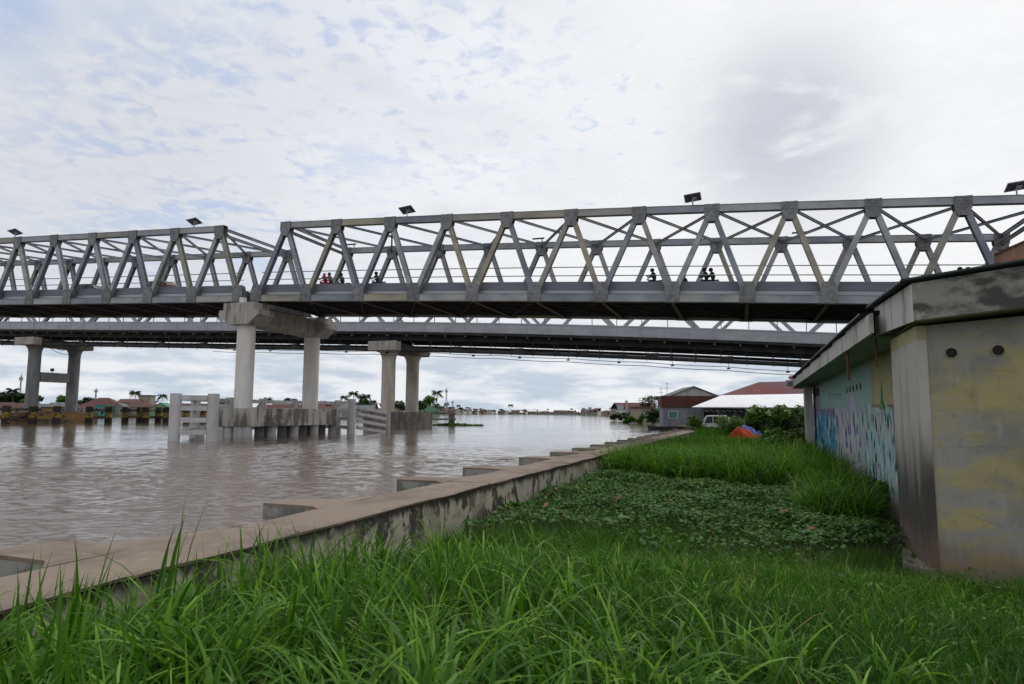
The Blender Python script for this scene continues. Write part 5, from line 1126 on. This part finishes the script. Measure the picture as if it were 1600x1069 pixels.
# ------------------------------------------------------------------ grass
gzv = np.vectorize(gz)
def blades(x, y, z, L_, w, az, th0, bend, tint, nseg):
    n = len(x); P = np.zeros((n, nseg+1, 3)); P[:, 0] = np.stack([x, y, z], -1); dl = L_/nseg
    ca, sa_ = np.cos(az), np.sin(az)
    for i in range(nseg):
        ph = th0 + bend*((i+.5)/nseg)**1.5; P[:, i+1] = P[:, i] + np.stack([np.sin(ph)*ca*dl, np.sin(ph)*sa_*dl, np.cos(ph)*dl], -1)
    t = np.linspace(0, 1, nseg+1); prof = np.minimum(1, .45+2.2*t)*(1-t**2.2)**.8; prof[-1] = .03
    tw = RNG.normal(0, .5, n); side = np.stack([-sa_*np.cos(tw), ca*np.cos(tw), np.sin(tw)*.6], -1)
    W_ = (w[:, None]*prof[None, :]*.5)[..., None]*side[:, None, :]
    Vv = np.stack([P-W_, P+W_], 2).reshape(n, -1, 3); nv = (nseg+1)*2
    i = np.arange(nseg); q = np.stack([2*i, 2*i+1, 2*i+3, 2*i+2], -1); F = (np.arange(n)*nv)[:, None, None] + q[None]
    return Vv.reshape(-1, 3), F.reshape(-1, 4), np.repeat(tint, nv), np.tile(np.repeat(t, 2), n)
def grass_obj(name, parts, label):
    vs, fs, ts, off = [], [], [], 0
    for v, f, t, h in parts: vs.append(v); fs.append(f+off); ts.append(t+.18*h-.05); off += len(v)
    me = np_mesh(name, np.concatenate(vs), np.concatenate(fs), M['grass']); a = me.attributes.new('tint', 'FLOAT', 'POINT'); a.data.foreach_set('value', np.clip(np.concatenate(ts), 0, 1).astype(np.float32))
    me.polygons.foreach_set('use_smooth', np.ones(len(me.polygons), bool)); return tag(nobj(name, me), label, 'grass', kind='stuff')
def smooth_noise(x, y, s, ph):
    return (np.sin(x*s+ph)*np.cos(y*s*.8+ph*1.7) + np.sin(x*s*2.3+y*s*1.1+ph*2)*.5 + np.sin(y*s*1.9-x*s*.7+ph)*.5)/2
def scatter(n, y0, y1, xr=None):
    y = RNG.uniform(y0, y1, n); x0 = wx(y)+.1; x1 = np.minimum(.98*y+2.2, np.where(y > 11.5, 3.6+SL*y, 40)); 
    half = .80*y+1.3; x0 = np.maximum(x0, -half); x = RNG.uniform(0, 1, n)*(x1-x0)+x0
    return x, y
def inside_block(x, y): # keep out of the building
    r = (x-Cn.x)*TD.x + (y-Cn.y)*TD.y; d = -((x-Cn.x)*TN.x + (y-Cn.y)*TN.y)
    a = x - (Cn.x + SL*(y-Cn.y)); return (d > -.06) & (a > -.06)
def keep(x, y, *arr):
    k = ~inside_block(x, y) & (x > wx(y)+.03) & (x < 3.62+SL*y+6*(y < 12)); return k
def clumped(n_cl, per, y0, y1, L0, L1, w0, w1, sp, th=(.05, .35), bend=(.4, 1.6), nseg=6, wgt=None, hfun=None, tint0=.52):
    cx, cy = scatter(n_cl, y0, y1)
    if wgt is not None: k = RNG.uniform(0, 1, n_cl) < wgt(cx, cy); cx, cy = cx[k], cy[k]
    m = len(cx); hs = RNG.uniform(.75, 1.15, m)*(hfun(cx, cy) if hfun is not None else 1.); ct = RNG.normal(0, .10, m); lean = RNG.uniform(0, 6.28, m)
    x = np.repeat(cx, per)+RNG.normal(0, sp, m*per); y = np.repeat(cy, per)+RNG.normal(0, sp, m*per); hs = np.repeat(hs, per); n = len(x)
    az = RNG.uniform(0, 6.28, n); sl_ = RNG.uniform(0, 1, n) < .3; az = np.where(sl_, np.repeat(lean, per)+RNG.normal(0, .4, n), az)
    L_ = RNG.uniform(L0, L1, n)*hs; w = RNG.uniform(w0, w1, n); k = keep(x, y)
    tint = np.clip(tint0+np.repeat(ct, per)+RNG.normal(0, .16, n), 0, 1)
    a = [q[k] for q in (x, y, gzv(x, y)-.03, L_, w, az, RNG.uniform(*th, n), RNG.uniform(*bend, n), tint)]
    return blades(*a, nseg)
# foreground: broad, arching blades in tussocks, taller to the left; finer towards the right
fgw = lambda x, y: np.clip(1.05 - .20*np.maximum(0, x-.5-.08*y), .06, 1)*np.clip(.62+.7*smooth_noise(x, y, 2.3, 4.), .25, 1)
fgh = lambda x, y: np.clip(1.0 - .15*np.maximum(0, x+.2), .5, 1.05) * np.clip(.42+.33*(x-wx(y)), .42, 1) * (1+.32*smooth_noise(x, y, 2.1, 1.))
parts = [clumped(1000, 12, 1.5, 4.6, .50, .98, .020, .044, .055, th=(.05, .45), bend=(.7, 2.3), wgt=fgw, hfun=fgh, nseg=8),
         clumped(1400, 12, 4.4, 10.2, .48, .98, .020, .042, .07, th=(.05, .45), bend=(.6, 2.2), wgt=fgw, hfun=fgh, nseg=7),
         clumped(1900, 10, 1.5, 10.2, .16, .36, .010, .022, .08, bend=(.4, 1.6), wgt=fgw, nseg=4, tint0=.2),
         clumped(90, 9, 2.2, 6.5, .80, 1.15, .020, .040, .05, th=(.0, .22), bend=(.1, .6), wgt=lambda x, y: (x < -.9)*1., nseg=6),
         clumped(150, 6, 6., 9.5, .7, 1.0, .015, .030, .06, th=(.0, .3), bend=(.1, 1.2), wgt=lambda x, y: (x < .5)*1., nseg=6)]
grass_obj('tall_grass', parts, 'tall arching green grass filling the foreground')
# finer grass right and centre
fw2 = lambda x, y: np.clip(.25+.5*np.maximum(0, x-.2), 0, 1)
parts = [clumped(3600, 14, 2.0, 7.0, .22, .56, .005, .014, .09, bend=(.3, 1.7), wgt=fw2, nseg=4, tint0=.2), clumped(6200, 14, 6.5, 17.5, .22, .50, .007, .015, .12, bend=(.3, 1.5), nseg=4, tint0=.42, wgt=lambda x, y: np.clip((17.6+1.6*smooth_noise(x, y, .9, 2.)-.55*np.maximum(0, x-1)-y)/3.5, 0, 1)), clumped(1500, 9, 15, 32, .2, .7, .01, .022, .12, bend=(.3, 1.8), nseg=4, tint0=.4)]
grass_obj('short_grass', parts, 'finer shorter green grass at lower right and centre')
# tall grass belt beyond the creepers
def bw(x, y):
    a = np.clip((y - (30.0 - 1.0*(x-4) + 2.0*smooth_noise(x, y, .55, .5) + 1.2*smooth_noise(x, y, 1.7, 2.)))/3., 0, 1); b = (y > 17.5)*np.clip((x-(3.7+SL*y-2.4+.6*smooth_noise(x, y, .9, 3.)))/.8, 0, 1); return np.maximum(a, b)
bh = lambda x, y: (1 + .28*smooth_noise(x, y, .8, 1.)) * np.clip(.8+.035*(y-20), .75, 1)
parts = [clumped(6000, 12, 17, 34, 1.15, 1.95, .024, .05, .16, th=(.05, .5), bend=(.5, 2.1), nseg=5, wgt=bw, hfun=bh, tint0=.50), clumped(5200, 11, 34, 56, .95, 1.4, .035, .07, .25, bend=(.4, 1.8), nseg=3, wgt=bw, hfun=bh, tint0=.50), clumped(2200, 10, 56, 84, .3, .6, .06, .1, .3, bend=(.2, 1.2), nseg=2, tint0=.40)]
grass_obj('grass_belt', parts, 'dense tall grass belt between the creepers and the orange tarpaulin')
M['straw'] = leafmat('dry_straw', (.16, .12, .05), (.24, .18, .08), (.33, .27, .13), .2, .7)
dv, df, dt, dh = clumped(420, 5, 1.6, 13, .25, .7, .006, .014, .12, th=(.2, 1.1), bend=(.1, 1.2), nseg=4)
me_ = np_mesh('dry_straw', dv, df, M['straw']); at_ = me_.attributes.new('tint', 'FLOAT', 'POINT'); at_.data.foreach_set('value', dt.astype(np.float32)); tag(nobj('dry_straw', me_), 'dry straw coloured blades scattered among the green grass', 'dry grass', kind='stuff')
# broad-leaved weeds mixed into the short grass
xw, yw = scatter(9000, 5, 16); kw = keep(xw, yw) & (smooth_noise(xw, yw, 1.3, 5.) > .12) & (xw > .5); xw, yw = xw[kw], yw[kw]
tag(nobj('weeds', leaf_mesh('weeds', np.stack([xw, yw, gzv(xw, yw)+RNG.uniform(.12, .42, len(xw))], -1), .5, .035, M['creeper'])), 'small broad leaved weeds among the fine grass', 'weeds', kind='stuff')
# creeping broad leaves
x, y = scatter(74000, 9.5, 33); e_ = (x-wx(y)); k = keep(x, y) & (RNG.uniform(0, 1, len(x)) < np.clip((y-(15.6+1.4*smooth_noise(x, y, .9, 2.)-.6*np.maximum(0, x-1)))/4., .0, 1)); x, y = x[k], y[k]
z = gzv(x, y)+.08+.16*(1+smooth_noise(x, y, .9, 1.))+.12*(1+smooth_noise(x, y, 2.1, 3.))*RNG.uniform(.3, 1, len(x)) + .10*RNG.uniform(0, 1, len(x))
tn = np.clip(.4+.22*smooth_noise(x, y, 1.1, 6.)+RNG.normal(0, .2, len(x)), 0, 1)
tag(nobj('creeper', leaf_mesh('creeper', np.stack([x, y, z], -1),   .45, .078, M['creeper'], tn, elong=1.25)), 'low carpet of dark broad creeper leaves beside the river wall', 'creeper', kind='stuff')
M['deadleaf'] = leafmat('dead_leaf', (.16, .06, .02), (.22, .10, .03), (.26, .16, .06), .1, .7)
k = RNG.uniform(0, 1, len(x)) < .0018; tag(nobj('dead_leaves', leaf_mesh('dead_leaves', np.stack([x[k], y[k], z[k]+.06], -1), .3, .09, M['deadleaf'])), 'scattered orange brown dead leaves on the creeper carpet', 'dead leaves', kind='stuff')
